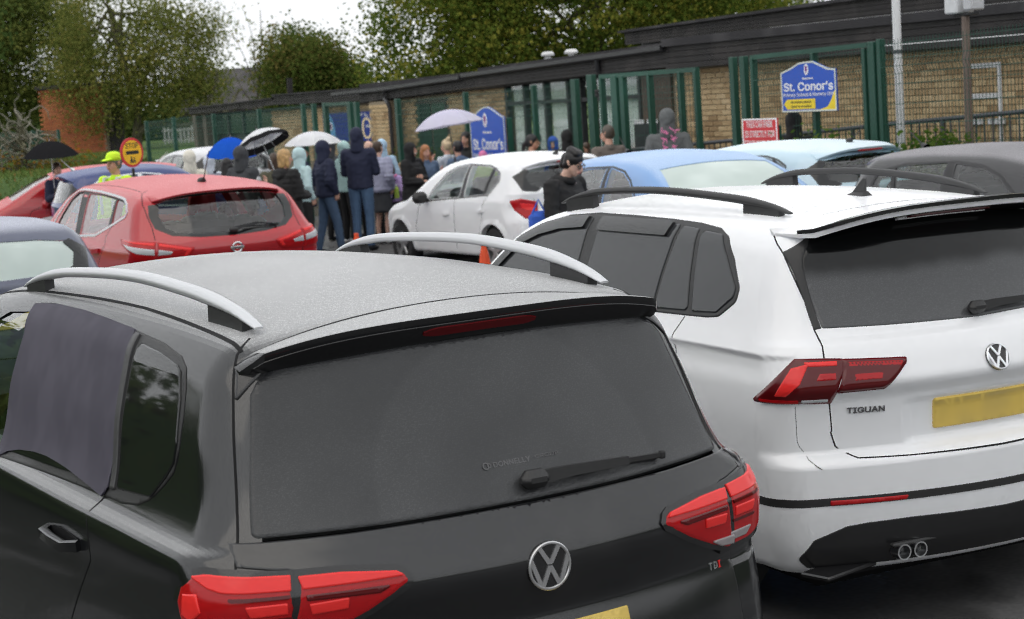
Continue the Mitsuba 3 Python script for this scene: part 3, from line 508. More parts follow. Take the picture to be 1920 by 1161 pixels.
# wiper
def wiper(car, p0, p1, p2, t, lift=.035):
    q = [on_rear(car, *p, off=l)[0] for p, l in ((p0, .03), (p1, lift), (p2, lift - .008))]
    k = put('rear_wiper', cat(tf(cbox((0, 0, 0), (.085, .05, .05), .018), q[0]), sweep(np.array([q[0], q[0] * .7 + q[1] * .3 + [0, -.008, .006], q[1]]), [(-.5, -.5), (.5, -.5), (.35, .5), (-.35, .5)], [.022, .018, .013], [.036, .030, .022])), 'black_plastic', t, smooth=40, M=t_M)
    put('wiper_blade', cat(bar(q[1], q[2], .008, .012), bar(q[0] * .55 + q[1] * .45 + [0, .016, -.004], q[2] + [0, .016, -.004], .010, .014), tf(cbox((0, 0, 0), (.018, .018, .022), .004), q[2])), 'rubber', k, M=t_M)
wiper(touran, (.03, 1.142), (.335, 1.137), (.467, 1.131), t)
put('number_plate', patch(touran, [(-.262, .665), (.262, .665), (.262, .775), (-.262, .775)], 'rear', .012, .01, .05, .004, .002, .004), 'plate_yellow', t, M=t_M)
for s in (1, -1):
    hp = np.array([(-.905, 1.385, .962), (-.935, 1.33, .966), (-.938, 1.24, .962), (-.935, 1.13, .960), (-.905, 1.075, .966)]); mm = (lambda q: q) if s > 0 else mirror
    put('door_handle', mm(sweep(hp, [(-.5, -.4), (.5, -.4), (.5, .4), (0, .55), (-.5, .4)], .026, .034)), 'grey_paint', t, smooth=45, M=t_M)
    put('handle_cup', mm(patch(touran, [(1.34, .985), (1.22, .990), (1.10, .98), (1.09, .945), (1.2, .925), (1.33, .94)], 'left', .002, .01, .03, .015)), 'gap_black', t, M=t_M)
    put('door_mirror', mm(cat(cbox((-1.0, 3.05, 1.09), (.2, .12, .15), .035), bar((-.86, 3.05, 1.04), (-.95, 3.05, 1.06), .05))), 'grey_paint', t, smooth=40, M=t_M)
cabin(t, 4.53, 0, front=2.35, rear=1.4, zt=1.2); wheels(t, [(.85, .325), (3.64, .325)], x=.86)
# ---------------------------------------------------------------- the white SUV beside it
tiguan = Car(T=[(-.1, 1.56), (.3, 1.585), (.6, 1.615), (1.0, 1.635), (1.6, 1.645), (2.2, 1.635), (2.55, 1.60), (2.8, 1.54), (3.2, 1.30), (3.5, 1.10), (4.2, .98), (4.5, .86)],
    R=[(.2, .10), (.35, .02), (.55, .0), (.66, .0), (.72, .06), (.90, .05), (.97, .015), (1.03, .035), (1.12, .09), (1.15, .13), (1.50, .31), (1.62, .36)],
    F=[(.2, 4.35), (.5, 4.48), (.7, 4.48), (.9, 4.42), (1.05, 4.3), (1.7, 3.9)],
    sec=[(.2, .86), (.45, .915), (.8, .92), (.95, .907), (1.055, .880), (1.075, .877), (1.093, .886), (1.105, .880), (1.18, .842), (1.35, .775), (1.52, .70), (1.64, .66)],
    plan=[(-.1, .97), (.4, .995), (1.2, 1.), (3.4, 1.), (4.5, .9)], crown=.045, kr=.11, r=(.10, .10, .15), dents=((0, .42, .695, .895, .022),), arches=((.92, .34, .38, .012), (3.6, .34, .38, .012)))
t_M = pose(1.9007, 7.0077, .4399)
t = thing('parked_car', 'white sport utility car with black roof rails and dark windows, second nearest', 'car', 'cars in the car park')
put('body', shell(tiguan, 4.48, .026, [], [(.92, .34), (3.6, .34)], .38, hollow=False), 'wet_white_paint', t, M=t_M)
OUT = [(3.25, 1.09), (3.05, 1.24), (2.858, 1.384), (2.75, 1.445), (2.576, 1.515), (2.337, 1.557), (2.058, 1.574), (1.691, 1.574), (1.36, 1.569), (1.12, 1.561), (.939, 1.546), (.843, 1.517), (.736, 1.436), (.635, 1.328), (.633, 1.275), (.67, 1.248), (.734, 1.207), (.816, 1.198), (.987, 1.193), (1.269, 1.187), (2.0, 1.165), (3.25, 1.075)]
WIN = [([(1.055, 1.534), (.894, 1.523), (.80, 1.45), (.658, 1.326), (.657, 1.288), (.755, 1.22), (.937, 1.21)], 'side_window'), ([(1.228, 1.547), (1.089, 1.537), (.972, 1.212), (1.247, 1.202)], 'side_window'),
       ([(1.952, 1.553), (1.252, 1.549), (1.265, 1.203), (1.93, 1.18)], 'side_window'), ([(2.06, 1.553), (2.33, 1.535), (2.55, 1.495), (2.72, 1.435), (3.12, 1.14), (2.02, 1.178)], 'side_window')]
DEF = [[(1.955, 1.553), (1.30, 1.552), (1.31, 1.497), (1.945, 1.497)], [(2.085, 1.553), (2.33, 1.537), (2.55, 1.497), (2.72, 1.437), (2.98, 1.25), (2.93, 1.235), (2.69, 1.40), (2.52, 1.452), (2.32, 1.487), (2.085, 1.503)]]
for s in (1, -1):
    mm = (lambda q: q) if s > 0 else mirror
    put('window_surround', mm(patch(tiguan, OUT, 'left', .004, .012, .025, .03, .002, .006)), 'black_plastic', t, M=t_M)
    for q, nm in WIN: put(nm, mm(patch(tiguan, q, 'left', .0085, .012, .025, .018, .002, .006)), 'tint_glass', t, M=t_M)
    for q in DEF: put('wind_deflector', mm(patch(tiguan, q, 'left', .022, .018, .04, .01, .012, .03)), 'gloss_black', t, M=t_M)
    for p, kd, w_ in (([(.987, 1.190), (1.034, 1.111), (1.0, 1.05), (.96, .9), (1.1, .62), (1.2, .45)], 'left', .005), ([(2.03, 1.55), (1.99, 1.17), (2.02, .9), (2.0, .45)], 'left', .005), ([(-.862, 1.535), (-.850, 1.505), (-.824, 1.47), (-.741, 1.276), (-.711, 1.177), (-.681, 1.119), (-.676, 1.078)], 'corner', .006), ([(-.664, .905), (-.66, .79)], 'corner', .005), ([(-.793, .90), (-.792, .75), (-.75, .69), (-.70, .655)], 'corner', .002)):
        put('panel_gap', mm(seam(tiguan, p, kd, w_)), 'gap_black', t, M=t_M)
    rail(t, tiguan, [(.66, .505, 1.603), (.80, .512, 1.632), (1.1, .535, 1.662), (1.65, .56, 1.683), (2.1, .575, 1.672), (2.35, .585, 1.645), (2.52, .592, 1.606)], .04, 'black_plastic', [(.72, .96), (2.2, 2.46)], 'black_plastic', -s)
    la = put('tail_light', mm(patch(tiguan, [(-.967, .914), (-.789, 1.082), (-.672, 1.077), (-.608, 1.072), (-.602, 1.03), (-.634, .943), (-.658, .901), (-.78, .909)], 'corner', .010, .03, .02, .008, .008, .018)), 'deep_red_lens', t, M=t_M)
    lb = put('tail_light', mm(patch(tiguan, [(-.648, 1.070), (-.395, 1.056), (-.403, 1.035), (-.505, .947), (-.688, .945), (-.653, 1.029)], 'rear', .012, .03, .02, .006, .008, .018)), 'deep_red_lens', t, M=t_M)
    for par, kind, items in ((la, 'corner', [([(-.800, 1.045), (-.735, 1.060), (-.77, .985), (-.825, .945), (-.868, .945)], 'bright_red_lens'), ([(-.76, 1.065), (-.63, 1.062), (-.63, 1.045), (-.735, 1.048)], 'bright_red_lens'), ([(-.695, 1.02), (-.635, 1.018), (-.635, .995), (-.71, .995)], 'red_lens'), ([(-.93, .930), (-.78, .930), (-.78, .918), (-.92, .920)], 'red_lens'), ([(-.77, .930), (-.668, .928), (-.672, .915), (-.77, .917)], 'clear_lens')]),
                             (lb, 'rear', [([(-.628, 1.055), (-.415, 1.043), (-.43, 1.025), (-.632, 1.037)], 'red_lens'), ([(-.62, 1.012), (-.505, 1.010), (-.515, .985), (-.622, .985)], 'red_lens')])):
        for q, mt in items: put('lamp_segment', mm(patch(tiguan, q, kind, .0125, .014, .02, .003, .002, .004)), mt, par, M=t_M)
    put('spoiler_fin', mm(patch(tiguan, [(-.690, 1.470), (-.575, 1.530), (-.640, 1.448), (-.650, 1.409), (-.657, 1.181), (-.687, 1.177), (-.682, 1.28)], 'rear', .005, .02, .02, .003, .003, .006)), 'black_plastic', t, M=t_M)
    put('bumper_strip', mm(patch(tiguan, [(-.99, .540), (-.67, .541), (-.67, .511), (-.985, .508)], 'corner', .003, .01, .03, .003)), 'black_plastic', t, M=t_M)
    put('reflector', mm(patch(tiguan, [(-.739, .532), (-.44, .527), (-.452, .511), (-.739, .514)], 'rear', .010, .01, .02, .004, .002, .004)), 'red_lens', t, M=t_M)
    put('door_mirror', mm(cat(cbox((-1.0, 3.0, 1.12), (.2, .12, .15), .035), bar((-.86, 3.0, 1.07), (-.95, 3.0, 1.09), .05))), 'white_paint', t, smooth=40, M=t_M)
put('panel_gap', seam(tiguan, sym([(-.695, .79), (-.678, .727), (-.62, .685), (-.41, .677), (0, .670)]), 'rear', .006), 'gap_black', t, M=t_M)
put('panel_gap', seam(tiguan, sym([(-.62, .50), (-.57, .545), (-.4, .568), (0, .575)]), 'top', .004), 'gap_black', t, M=t_M)
put('bumper_strip', patch(tiguan, sym([(-.735, .541), (0, .534), (0, .507), (-.735, .511)][:2]) + [(.735, .511), (0, .505), (-.735, .511)], 'rear', .005, .01, .025), 'black_plastic', t, M=t_M)
put('rear_window', patch(tiguan, sym([(0, 1.163), (-.4, 1.172), (-.655, 1.180), (-.653, 1.409), (-.643, 1.45), (-.575, 1.530), (-.3, 1.565), (-.1, 1.572)]), 'rear', .004, .02, .03, .008, .003, .01), 'half_reflect_glass', t, M=t_M)
k, strip, (xs, A_, B_, C_, D_) = spoiler(t, tiguan, .66, .56, lambda x: (.165 + .25 * (x / .68) ** 4.5, 1.618 - .092 * (x / .66) ** 3.8), lambda x: 1.565 - .030 * (x / .6) ** 2, 'spoiler_white', None, .020)
strip(.12, 1.0, -.61, .61, .002, 'gloss_black', 'underside'); strip(.35, .75, -.21, .21, .006, 'deep_red_lens', 'brake_light', 1); strip(.76, .85, -.24, .24, .008, 'white_paint', 'lip_strip')
u_ = np.abs(xs) < .640; lip = (B_ + [0, -.004, .004])[u_]; w_ = np.clip((.645 - np.abs(xs[u_])) / .10, .10, 1)
put('lip_spoiler', sweep(lip + [0, .02, .004], [(-.5, -.5), (.5, -.5), (.5, .5), (-.5, .5)], .055 * w_, .015), 'gloss_black', k, smooth=30, M=t_M)
o, R = on_rear(tiguan, 0, 1.012, .006); vw_badge(t, 'badge', o, R, .055, metal='chrome')
o, R = on_rear(tiguan, -.563, .867, .003); put('lettering', words('TIGUAN', .021, .004, True, .152), 'dark_chrome', t, M=t_M @ frame(o, *R.T))
put('number_plate', patch(tiguan, [(-.272, .758), (.262, .758), (.262, .878), (-.272, .878)], 'rear', .012, .01, .05, .006, .002, .004), 'plate_yellow', t, M=t_M)
put('diffuser', patch(tiguan, sym([(0, .424), (-.422, .436), (-.60, .432), (-.679, .424), (-.796, .376), (-.835, .30), (-.80, .262), (0, .262)]), 'rear', .006, .02, .025, .02), 'gloss_black', t, M=t_M)
put('diffuser', tf(cbox((0, 0, 0), (1.05, .03, .016), .006), (0, .055, .335)), 'black_plastic', t, M=t_M); put('underbody', cbox((0, 2.25, .22), (1.5, 4.0, .12), .03), 'gap_black', t, M=t_M)
for s in (-1, 1): put('splitter', tf(cbox((0, 0, 0), (.30, .14, .018), .006), (s * .70, .16, .252), rotz(-s * .28)), 'gloss_black', t, M=t_M)
for x in (-.478, -.404): put('exhaust_pipe', tf(lathe([(.026, 0), (.032, 0), (.032, .05), (.026, .05), (.026, 0)], 24, 1), (x, .035 if x < -.45 else .03, .305)), 'chrome', t, M=t_M)
wiper(tiguan, (.0, 1.185), (.30, 1.19), (.42, 1.19), t)
put('roof_aerial', cat(tf(trimesh.convex.convex_hull(np.array([(-.03, -.06, 0), (.03, -.06, 0), (-.035, .07, 0), (.035, .07, 0), (-.012, -.05, .022), (.012, -.05, .022), (-.01, .03, .018), (.01, .03, .018)])), (0, .88, 1.626)), tf(trimesh.convex.convex_hull(np.array([(-.008, -.045, .0), (.008, -.045, .0), (-.008, .04, 0), (.008, .04, 0), (-.004, -.055, .062), (.004, -.055, .062), (-.004, -.035, .062), (.004, -.035, .062)])), (0, .88, 1.64))), 'black_plastic', t, smooth=40, M=t_M)
o, R = on_rear(tiguan, -.53, .338, .004); put('lettering', words('J', .026, .001, True), 'clear_lens', t, M=t_M @ frame(o, *R.T))
wheels(t, [(.92, .34), (3.6, .34)], .34, x=.875)
# ---------------------------------------------------------------- the red crossover
qash = Car(T=[(-.1, 1.47), (.35, 1.50), (.8, 1.555), (1.5, 1.59), (2.1, 1.60), (2.45, 1.59), (2.7, 1.545), (2.95, 1.44), (3.3, 1.22), (3.6, 1.06), (4.1, .95), (4.4, .82)],
    R=[(.2, .08), (.4, .0), (.6, -.02), (.75, .0), (.86, .02), (1.0, -.02), (1.06, .0), (1.13, .06), (1.16, .09), (1.45, .32), (1.55, .40)],
    F=[(.2, 4.25), (.5, 4.37), (.7, 4.37), (.85, 4.3), (1.0, 4.2), (1.6, 3.8)],
    sec=[(.2, .85), (.45, .9), (.8, .905), (1.0, .895), (1.08, .865), (1.3, .78), (1.48, .705), (1.6, .66)],
    plan=[(-.1, .95), (.4, .99), (1.2, 1.), (3.3, 1.), (4.4, .88)], crown=.05, kr=.12, r=(.09, .10, .15), arches=((.86, .34, .37, .012), (3.5, .34, .37, .012)))
t_M = pose(-2.38, 15.896, .4976)
t = thing('parked_car', 'red crossover car with pale chrome window trim and white tail lamp insets', 'car', 'cars in the car park')
QW = [[(2.80, 1.10), (2.68, 1.26), (2.52, 1.40), (2.38, 1.475), (2.25, 1.487), (2.212, 1.486), (2.072, 1.109)], [(1.973, 1.478), (1.55, 1.468), (1.086, 1.445), (1.062, 1.213), (1.454, 1.131), (1.883, 1.112)], [(1.027, 1.442), (.851, 1.425), (.734, 1.396), (.669, 1.335), (.68, 1.32), (.909, 1.257), (.985, 1.235)]]
QR = sym([(0, 1.092), (-.30, 1.100), (-.53, 1.130), (-.640, 1.20), (-.662, 1.30), (-.640, 1.385), (-.48, 1.425), (-.2, 1.445), (0, 1.450)])
QS = [(-.58, 1.66), (.58, 1.66), (.70, 2.36), (-.70, 2.36)]
put('body', shell(qash, 4.38, .035, [('left', q, True) for q in QW] + [('rear', QR, False), ('shield', QS, False)], [(.86, .34), (3.5, .34)], .37), 'red_paint', t, M=t_M)
for q in QW: sheet(t, qash, q, 'left', 'pane', 'side_window', True)
sheet(t, qash, QR, 'rear', 'pane_tint', 'rear_window'); sheet(t, qash, QS, 'shield', 'pane', 'windscreen')
OUTQ = [(2.98, 1.095), (2.85, 1.235), (2.67, 1.375), (2.52, 1.465), (2.40, 1.505), (2.2, 1.512), (1.651, 1.499), (1.127, 1.471), (.854, 1.448), (.711, 1.405), (.624, 1.344), (.644, 1.304), (.936, 1.226), (1.384, 1.118), (2.093, 1.085), (2.755, 1.085)]
for s in (1, -1):
    mm = (lambda q: q) if s > 0 else mirror
    put('window_trim', mm(seam(qash, OUTQ, 'left', .024, .005, closed=True)), 'satin_silver', t, M=t_M)
    for q in ([(2.20, 1.488), (1.985, 1.482), (1.90, 1.105), (2.06, 1.105)], [(1.082, 1.445), (1.03, 1.442), (.985, 1.235), (1.062, 1.21)]): put('window_pillar', mm(patch(qash, q, 'left', .002, .03, .05)), 'black_plastic', t, M=t_M)
    put('window_seal', mm(seam(qash, [(2.82, 1.095), (2.68, 1.27), (2.52, 1.41), (2.38, 1.482), (2.2, 1.494), (1.55, 1.476), (1.1, 1.452), (.85, 1.432), (.72, 1.40)], 'left', .016, .002)), 'rubber', t, M=t_M)
    for p, kd in (([(.936, 1.226), (1.056, 1.116), (1.01, 1.043), (1.183, .874), (1.25, .6)], 'left'), ([(2.06, 1.09), (2.04, .5)], 'left'), ([(-.524, 1.512), (-.597, 1.493), (-.640, 1.465), (-.674, 1.406), (-.675, 1.304), (-.665, 1.208), (-.677, 1.101)], 'rear'), ([(-.68, .91), (-.66, .72), (-.5, .62), (0, .61)], 'rear'), ([(-.58, .75), (-.57, 1.6), (-.60, 2.5)], 'top')): put('panel_gap', mm(seam(qash, p, kd, .007)), 'gap_black', t, M=t_M)
    la = put('tail_light', mm(patch(qash, [(-1.035, 1.112), (-1.01, 1.065), (-.854, 1.0), (-.825, .920), (-.633, .910), (-.625, 1.083), (-.80, 1.105)], 'corner', .012, .03, .025, .006, .008, .018)), 'red_lens', t, M=t_M)
    lb = put('tail_light', mm(patch(qash, [(-.670, 1.082), (-.373, 1.016), (-.416, .945), (-.472, .923), (-.683, .915)], 'rear', .012, .03, .025, .006, .008, .018)), 'red_lens', t, M=t_M)
    for par, kd, q, m in ((la, 'corner', [(-.985, 1.072), (-.635, 1.022), (-.635, .975), (-.79, .995), (-.86, 1.022)], 'clear_lens'), (lb, 'rear', [(-.671, 1.018), (-.555, .996), (-.575, .974), (-.678, .972)], 'clear_lens'), (la, 'corner', [(-.99, 1.105), (-.64, 1.072), (-.64, 1.05), (-.95, 1.095)], 'bright_red_lens'), (lb, 'rear', [(-.66, 1.068), (-.40, 1.008), (-.44, .952), (-.47, .955), (-.445, .995), (-.66, 1.045)], 'bright_red_lens')): put('lamp_segment', mm(patch(qash, q, kd, .0145, .014, .025, .003, .002, .005)), m, par, M=t_M)
    put('door_handle', mm(sweep(np.array([(-.90, 1.36, .975), (-.935, 1.30, .98), (-.935, 1.22, .985), (-.90, 1.16, .99)]), [(-.5, -.5), (.5, -.5), (.5, .5), (-.5, .5)], .03, .04)), 'red_paint', t, smooth=40, M=t_M)
    put('door_mirror', mm(cat(cbox((-1.02, 2.88, 1.14), (.24, .12, .17), .04), bar((-.84, 2.9, 1.08), (-.95, 2.88, 1.10), .05))), 'black_plastic', t, smooth=40, M=t_M)
    put('glass_border', mm(patch(qash, [(-.553, 1.40), (-.640, 1.395), (-.665, 1.30), (-.645, 1.195), (-.53, 1.127), (-.44, 1.115), (-.56, 1.20), (-.585, 1.30)], 'rear', .002, .012, .03, .01)), 'dark_glass', t, M=t_M)
put('glass_border', patch(qash, sym([(0, 1.090), (-.30, 1.098), (-.54, 1.128), (-.48, 1.150), (-.3, 1.128), (0, 1.118)]), 'rear', .002, .012, .03), 'dark_glass', t, M=t_M)
k, strip, _ = spoiler(t, qash, .60, .55, lambda x: (.245 + .10 * (x / .6) ** 2.6, 1.490 - .062 * (x / .62) ** 3), lambda x: 1.450 - .03 * (x / .58) ** 2, 'red_paint', 'gloss_black', .015)
strip(.1, .5, -.15, .15, .004, 'deep_red_lens', 'brake_light', 1)
o, R = on_rear(qash, 0, .985, .004); k = put('badge', tf(lathe([(.036, 0), (.052, 0), (.052, .006), (.044, .010), (.036, .006), (.036, 0)], 36)), 'chrome', t, M=t_M @ frame(o, *R.T)); put('badge_bar', tf(cbox((0, 0, .005), (.125, .022, .008), .003)), 'chrome', k, M=t_M @ frame(o, *R.T))
put('letters', tf(words('NISSAN', .011, .002, True, .075), (0, 0, .0088)), 'gap_black', k, M=t_M @ frame(o, *R.T))
pk = put('number_plate', patch(qash, [(-.26, .775), (.26, .775), (.26, .885), (-.26, .885)], 'rear', .012, .01, .06), 'plate_yellow', t, M=t_M)
mat('plate_blue', (.02, .06, .35), .4); put('band', patch(qash, [(-.26, .775), (-.212, .775), (-.212, .885), (-.26, .885)], 'rear', .0135, .01, .06), 'plate_blue', pk, M=t_M)
wiper(qash, (.0, 1.118), (.24, 1.150), (.43, 1.128), t)
put('roof_aerial', cat(tube([(0, .76, 1.55), (0, .70, 1.585)], [.045, .008], 10), tube([(0, .70, 1.585), (0, .50, 1.83)], [.006, .003], 6)), 'black_plastic', t, M=t_M)
cabin(t, 4.38, 0, front=2.1, rear=1.15, zt=1.13, m='cabin_pale'); wheels(t, [(.86, .34), (3.5, .34)], .34, x=.87)

# ---------------------------------------------------------------- a small five-door hatchback, built once and parked several times
hatch = Car(T=[(-.1, 1.40), (.3, 1.425), (.7, 1.455), (1.2, 1.475), (1.7, 1.465), (2.1, 1.42), (2.35, 1.345), (2.8, 1.12), (3.1, .98), (3.7, .87), (4.0, .75)],
    R=[(.2, .06), (.45, -.0), (.65, .02), (.85, .10), (1.0, .10), (1.04, .12), (1.38, .30), (1.48, .36)],
    F=[(.2, 3.9), (.5, 4.02), (.65, 4.02), (.8, 3.93), (.95, 3.75), (1.5, 3.3)],
    sec=[(.2, .80), (.45, .855), (.75, .87), (.9, .86), (.98, .835), (1.2, .755), (1.38, .67), (1.5, .62)],
    plan=[(-.1, .93), (.4, .985), (1., 1.), (3., 1.), (4., .87)], crown=.05, kr=.13, r=(.10, .14, .16), arches=((.70, .31, .34, .018), (3.21, .31, .34, .018)))
HW = [[(2.33, .925), (2.24, 1.045), (1.97, 1.245), (1.78, 1.318), (1.49, 1.352), (1.53, .968)], [(1.395, 1.354), (.95, 1.335), (.78, 1.30), (.66, 1.25), (.63, 1.17), (.81, 1.015), (1.40, .975)]]
HR = sym([(0, 1.05), (-.40, 1.058), (-.55, 1.10), (-.60, 1.20), (-.53, 1.285), (-.3, 1.315), (0, 1.325)])
HS = [(-.55, 1.26), (.55, 1.26), (.70, 1.97), (-.70, 1.97)]
HT = []                                                          # (name, holder, shape, role)
def hput(name, mesh, role, par=None, smooth=35):
    if len(mesh) == 3: d = {'type': 'ply', 'filename': meshkit.write_ply((mesh[0], mesh[1]), False, None, None, normals=mesh[2]), 'face_normals': False}
    else: d = mikit.ply(mesh, None, smooth=smooth)
    HT.append((name, par, d, role)); return len(HT) - 1
def hpane(name, q, kind, role, both=False):
    V, F, NN = patch(hatch, q, kind, -.006, .004, .07); n = pane_count(V, F, NN); a = (V[:n], F[(F < n).all(1)], NN[:n]); hput(name, a, role)
    if both: hput(name, mirror(a), role)
hput('body', shell(hatch, 4.02, .04, [('left', q, True) for q in HW] + [('rear', HR, False), ('shield', HS, False)], [(.70, .31), (3.21, .31)], .335), 'paint')
for q in HW: hpane('side_window', q, 'left', 'side', True)
hpane('rear_window', HR, 'rear', 'back'); hpane('windscreen', HS, 'shield', 'front')
for s in (1, -1):
    mm = (lambda q: q) if s > 0 else mirror
    for q in ([(1.475, 1.354), (1.41, 1.356), (1.415, .968), (1.515, .962)], [(.845, 1.325), (.805, 1.31), (.90, 1.0), (.94, 1.0)]): hput('window_pillar', mm(patch(hatch, q, 'left', .002, .03, .05)), 'trim')
    hput('window_seal', mm(seam(hatch, [(2.36, .905), (2.27, 1.05), (1.99, 1.258), (1.79, 1.332), (1.49, 1.366), (.95, 1.349), (.77, 1.312), (.64, 1.255), (.61, 1.165), (.80, 1.0), (1.41, .960), (1.53, .953)], 'left', .020, .002, closed=True)), 'trim')
    hput('glass_border', mm(patch(hatch, [(-.70, 1.215), (-.56, 1.298), (-.50, 1.285), (-.575, 1.20), (-.54, 1.10), (-.42, 1.06), (-.50, 1.02), (-.66, 1.04)], 'rear', .002, .015, .03, .01)), 'glass')
    for p, kd in (([(1.60, .95), (1.63, .86), (1.66, .4), (1.68, .3)], 'left'), ([(2.44, .90), (2.60, .84), (2.72, .55), (2.70, .36)], 'left'), ([(.80, 1.0), (.90, .88), (.93, .70), (1.02, .48)], 'left'), ([(-.54, .94), (-.52, .62), (-.3, .50), (0, .49)], 'rear')): hput('panel_gap', mm(seam(hatch, p, kd, .008)), 'gap')
    la = hput('tail_light', mm(patch(hatch, [(-.847, .93), (-.70, .953), (-.55, .915), (-.505, .905), (-.505, .73), (-.57, .705), (-.657, .711), (-.788, .817)], 'corner', .012, .03, .025, .012, .008, .02)), 'lens')
    hput('lamp_segment', mm(patch(hatch, [(-.72, .90), (-.56, .875), (-.53, .80), (-.63, .80), (-.70, .84)], 'corner', .014, .012, .025, .01, .002, .005)), 'lens2', la)
    for y in (1.78, .88): hput('door_handle', mm(sweep(np.array([(-.855, y + .17, .735 + (y < 1) * .055), (-.885, y + .12, .742 + (y < 1) * .055), (-.885, y + .03, .748 + (y < 1) * .055), (-.85, y - .03, .755 + (y < 1) * .055)]), [(-.5, -.5), (.5, -.5), (.5, .5), (-.5, .5)], .028, .034)), 'paint', None, 40)
    hput('door_mirror', mm(cat(cbox((-.97, 2.36, .955), (.2, .13, .15), .045), bar((-.80, 2.38, .90), (-.93, 2.36, .92), .05))), 'mirror', None, 40)
    hput('headlight', mm(patch(hatch, [(.36, .74), (.50, .80), (.62, .83), (.60, .70), (.45, .64), (.30, .64)] if 0 else [(-.62, .64), (-.40, .64), (-.38, .74), (-.50, .80), (-.66, .82)], 'front', .006, .02, .03, .02, .004, .01)), 'lamp')
def hatch_lip(car, hw):
    xs = np.linspace(-hw, hw, 33); A = onto(car, np.stack([xs, np.full_like(xs, .46)], 1), 'top') + [0, 0, .003]; e = np.abs(xs) / hw
    B = np.stack([xs, .20 + .16 * e ** 2.6, 1.392 - .085 * e ** 3.2], 1); q = np.stack([A, (A + B) / 2 + [0, 0, .004], B, B + [0, .008, -.02], B + [0, .12, -.05], A - [0, 0, .05]], 1); n = 6
    i, j = np.meshgrid(np.arange(32), np.arange(n), indexing='ij'); k = (j + 1) % n; f = np.stack([i * n + j, i * n + k, (i + 1) * n + k, (i + 1) * n + j], -1).reshape(-1, 4)
    m = trimesh.Trimesh(q.reshape(-1, 3), np.vstack([f[:, [0, 1, 2]], f[:, [0, 2, 3]], [[0, x + 1, x] for x in range(1, n - 1)], [[32 * n, 32 * n + x, 32 * n + x + 1] for x in range(1, n - 1)]]), process=False)
    if m.volume < 0: m.invert()
    return np.asarray(m.vertices), np.asarray(m.faces)
hput('spoiler', hatch_lip(hatch, .58), 'paint')
hput('brake_light', cbox((0, .222, 1.362), (.32, .03, .016), .004), 'lens')
hput('roof_aerial', cat(tube([(0, .50, 1.44), (0, .45, 1.475)], [.04, .012], 8), tube([(0, .45, 1.475), (0, .30, 1.60)], [.006, .003], 6)), 'trim')
hput('number_plate', patch(hatch, [(-.26, .70), (.26, .70), (.26, .81), (-.26, .81)], 'rear', .012, .01, .06), 'plate')
hput('number_plate', patch(hatch, [(-.26, .42), (.26, .42), (.26, .53), (-.26, .53)], 'front', .012, .01, .06), 'plate2')
hput('grille', patch(hatch, [(-.40, .56), (.40, .56), (.34, .72), (-.34, .72)], 'front', .004, .012, .05, .02), 'trim')
def park(label, x, y, yaw, z, paint, roles={}, s=(1, 1, 1), seats=True, w=True, skip=()):
    global t_M
    t_M = pose(x, y, yaw, z) @ T4().scale(list(s)); t = thing('parked_car', label, 'car', 'cars in the car park')
    R = {'paint': paint, 'side': 'pane', 'back': 'pane', 'front': 'pane', 'trim': 'black_plastic', 'glass': 'dark_glass', 'gap': 'gap_black', 'lens': 'red_lens', 'lens2': 'bright_red_lens', 'mirror': 'black_plastic', 'lamp': 'clear_lens', 'plate': 'plate_yellow', 'plate2': 'clear_lens', **roles}
    keys = {}
    for i, (nm, par, d, role) in enumerate(HT):
        if nm in skip: continue
        keys[i] = put(nm, d, R[role], keys.get(par, t), M=t_M)
    if seats: cabin(t, 4.02, 0, front=1.85, rear=.95, zt=1.02, m='cabin_pale' if seats == 2 else 'cabin_cloth')
    if w: wheels(t, [(.70, .30), (3.21, .30)], .30, .19, .83)
    return t
park('white hatchback side-on to the school queue, with a large red tail lamp', .918, 22.094, .525, -.07, 'white_paint')
tb = park('sky blue hatchback facing the camera, its windscreen painted pale green as reflected sky', 1.148 * .95, 19.742 * .95, 3.52, -.0, 'blue_paint', {'side': 'pane_tint', 'front': 'misted_glass'}, (1.0, 1.02, 1.03))
park('pale ice blue hatchback between the sky blue and the dark grey cars', 3.722 * 1.025, 17.546 * 1.025, .596, .0, 'pale_blue_paint', {'side': 'pane_tint', 'mirror': 'pale_blue_paint'}, (1.03, 1.035, 1.0))
park('charcoal hatchback at the right edge with a long aerial on its roof', 3.476, 16.489, 3.662, 0, 'charcoal_paint', {'mirror': 'charcoal_paint'}, (1.0, 1.08, 1.0))
park('steel blue car cut off by the left edge, rear window painted pale as reflected sky', -3.623, 13.113, .509, 0., 'steel_blue_paint', {'mirror': 'steel_blue_paint', 'back': 'misted_glass'}, (1., 1.04, 1.), skip=('spoiler', 'brake_light', 'roof_aerial'))
# ---------------------------------------------------------------- ground, school, fence
def tarmac(p, n, uv):
    a = mikit.fbm(p.x * .35, p.y * .35, 0, 3); b = N3(p.x * 60, p.y * 60, 0); c = mikit.smoothstep(.45, .62, mikit.fbm(p.x * 1.3 + 9, p.y * 1.3, 0, 3))
    return mikit.mix((.050, .050, .052), (.085, .084, .083), .5 * a + .5 * b) * (1 - .35 * c)
def wetness(p, n, uv): return .62 - .38 * mikit.smoothstep(.48, .60, mikit.fbm(p.x * 1.3 + 9, p.y * 1.3, 0, 3))
bumped('asphalt', {'type': 'principled', 'base_color': mikit.proc(tarmac), 'roughness': mikit.proc(wetness), 'specular': .5}, lambda p, n, uv: N3(p.x * 110, p.y * 110, 0), .0016)
mat('grass_soil', grime((.045, .085, .018), (.085, .125, .03), .9), .95)
mat('lawn', {'type': 'mesh_attribute', 'name': 'vertex_color'}, .9, two=True)
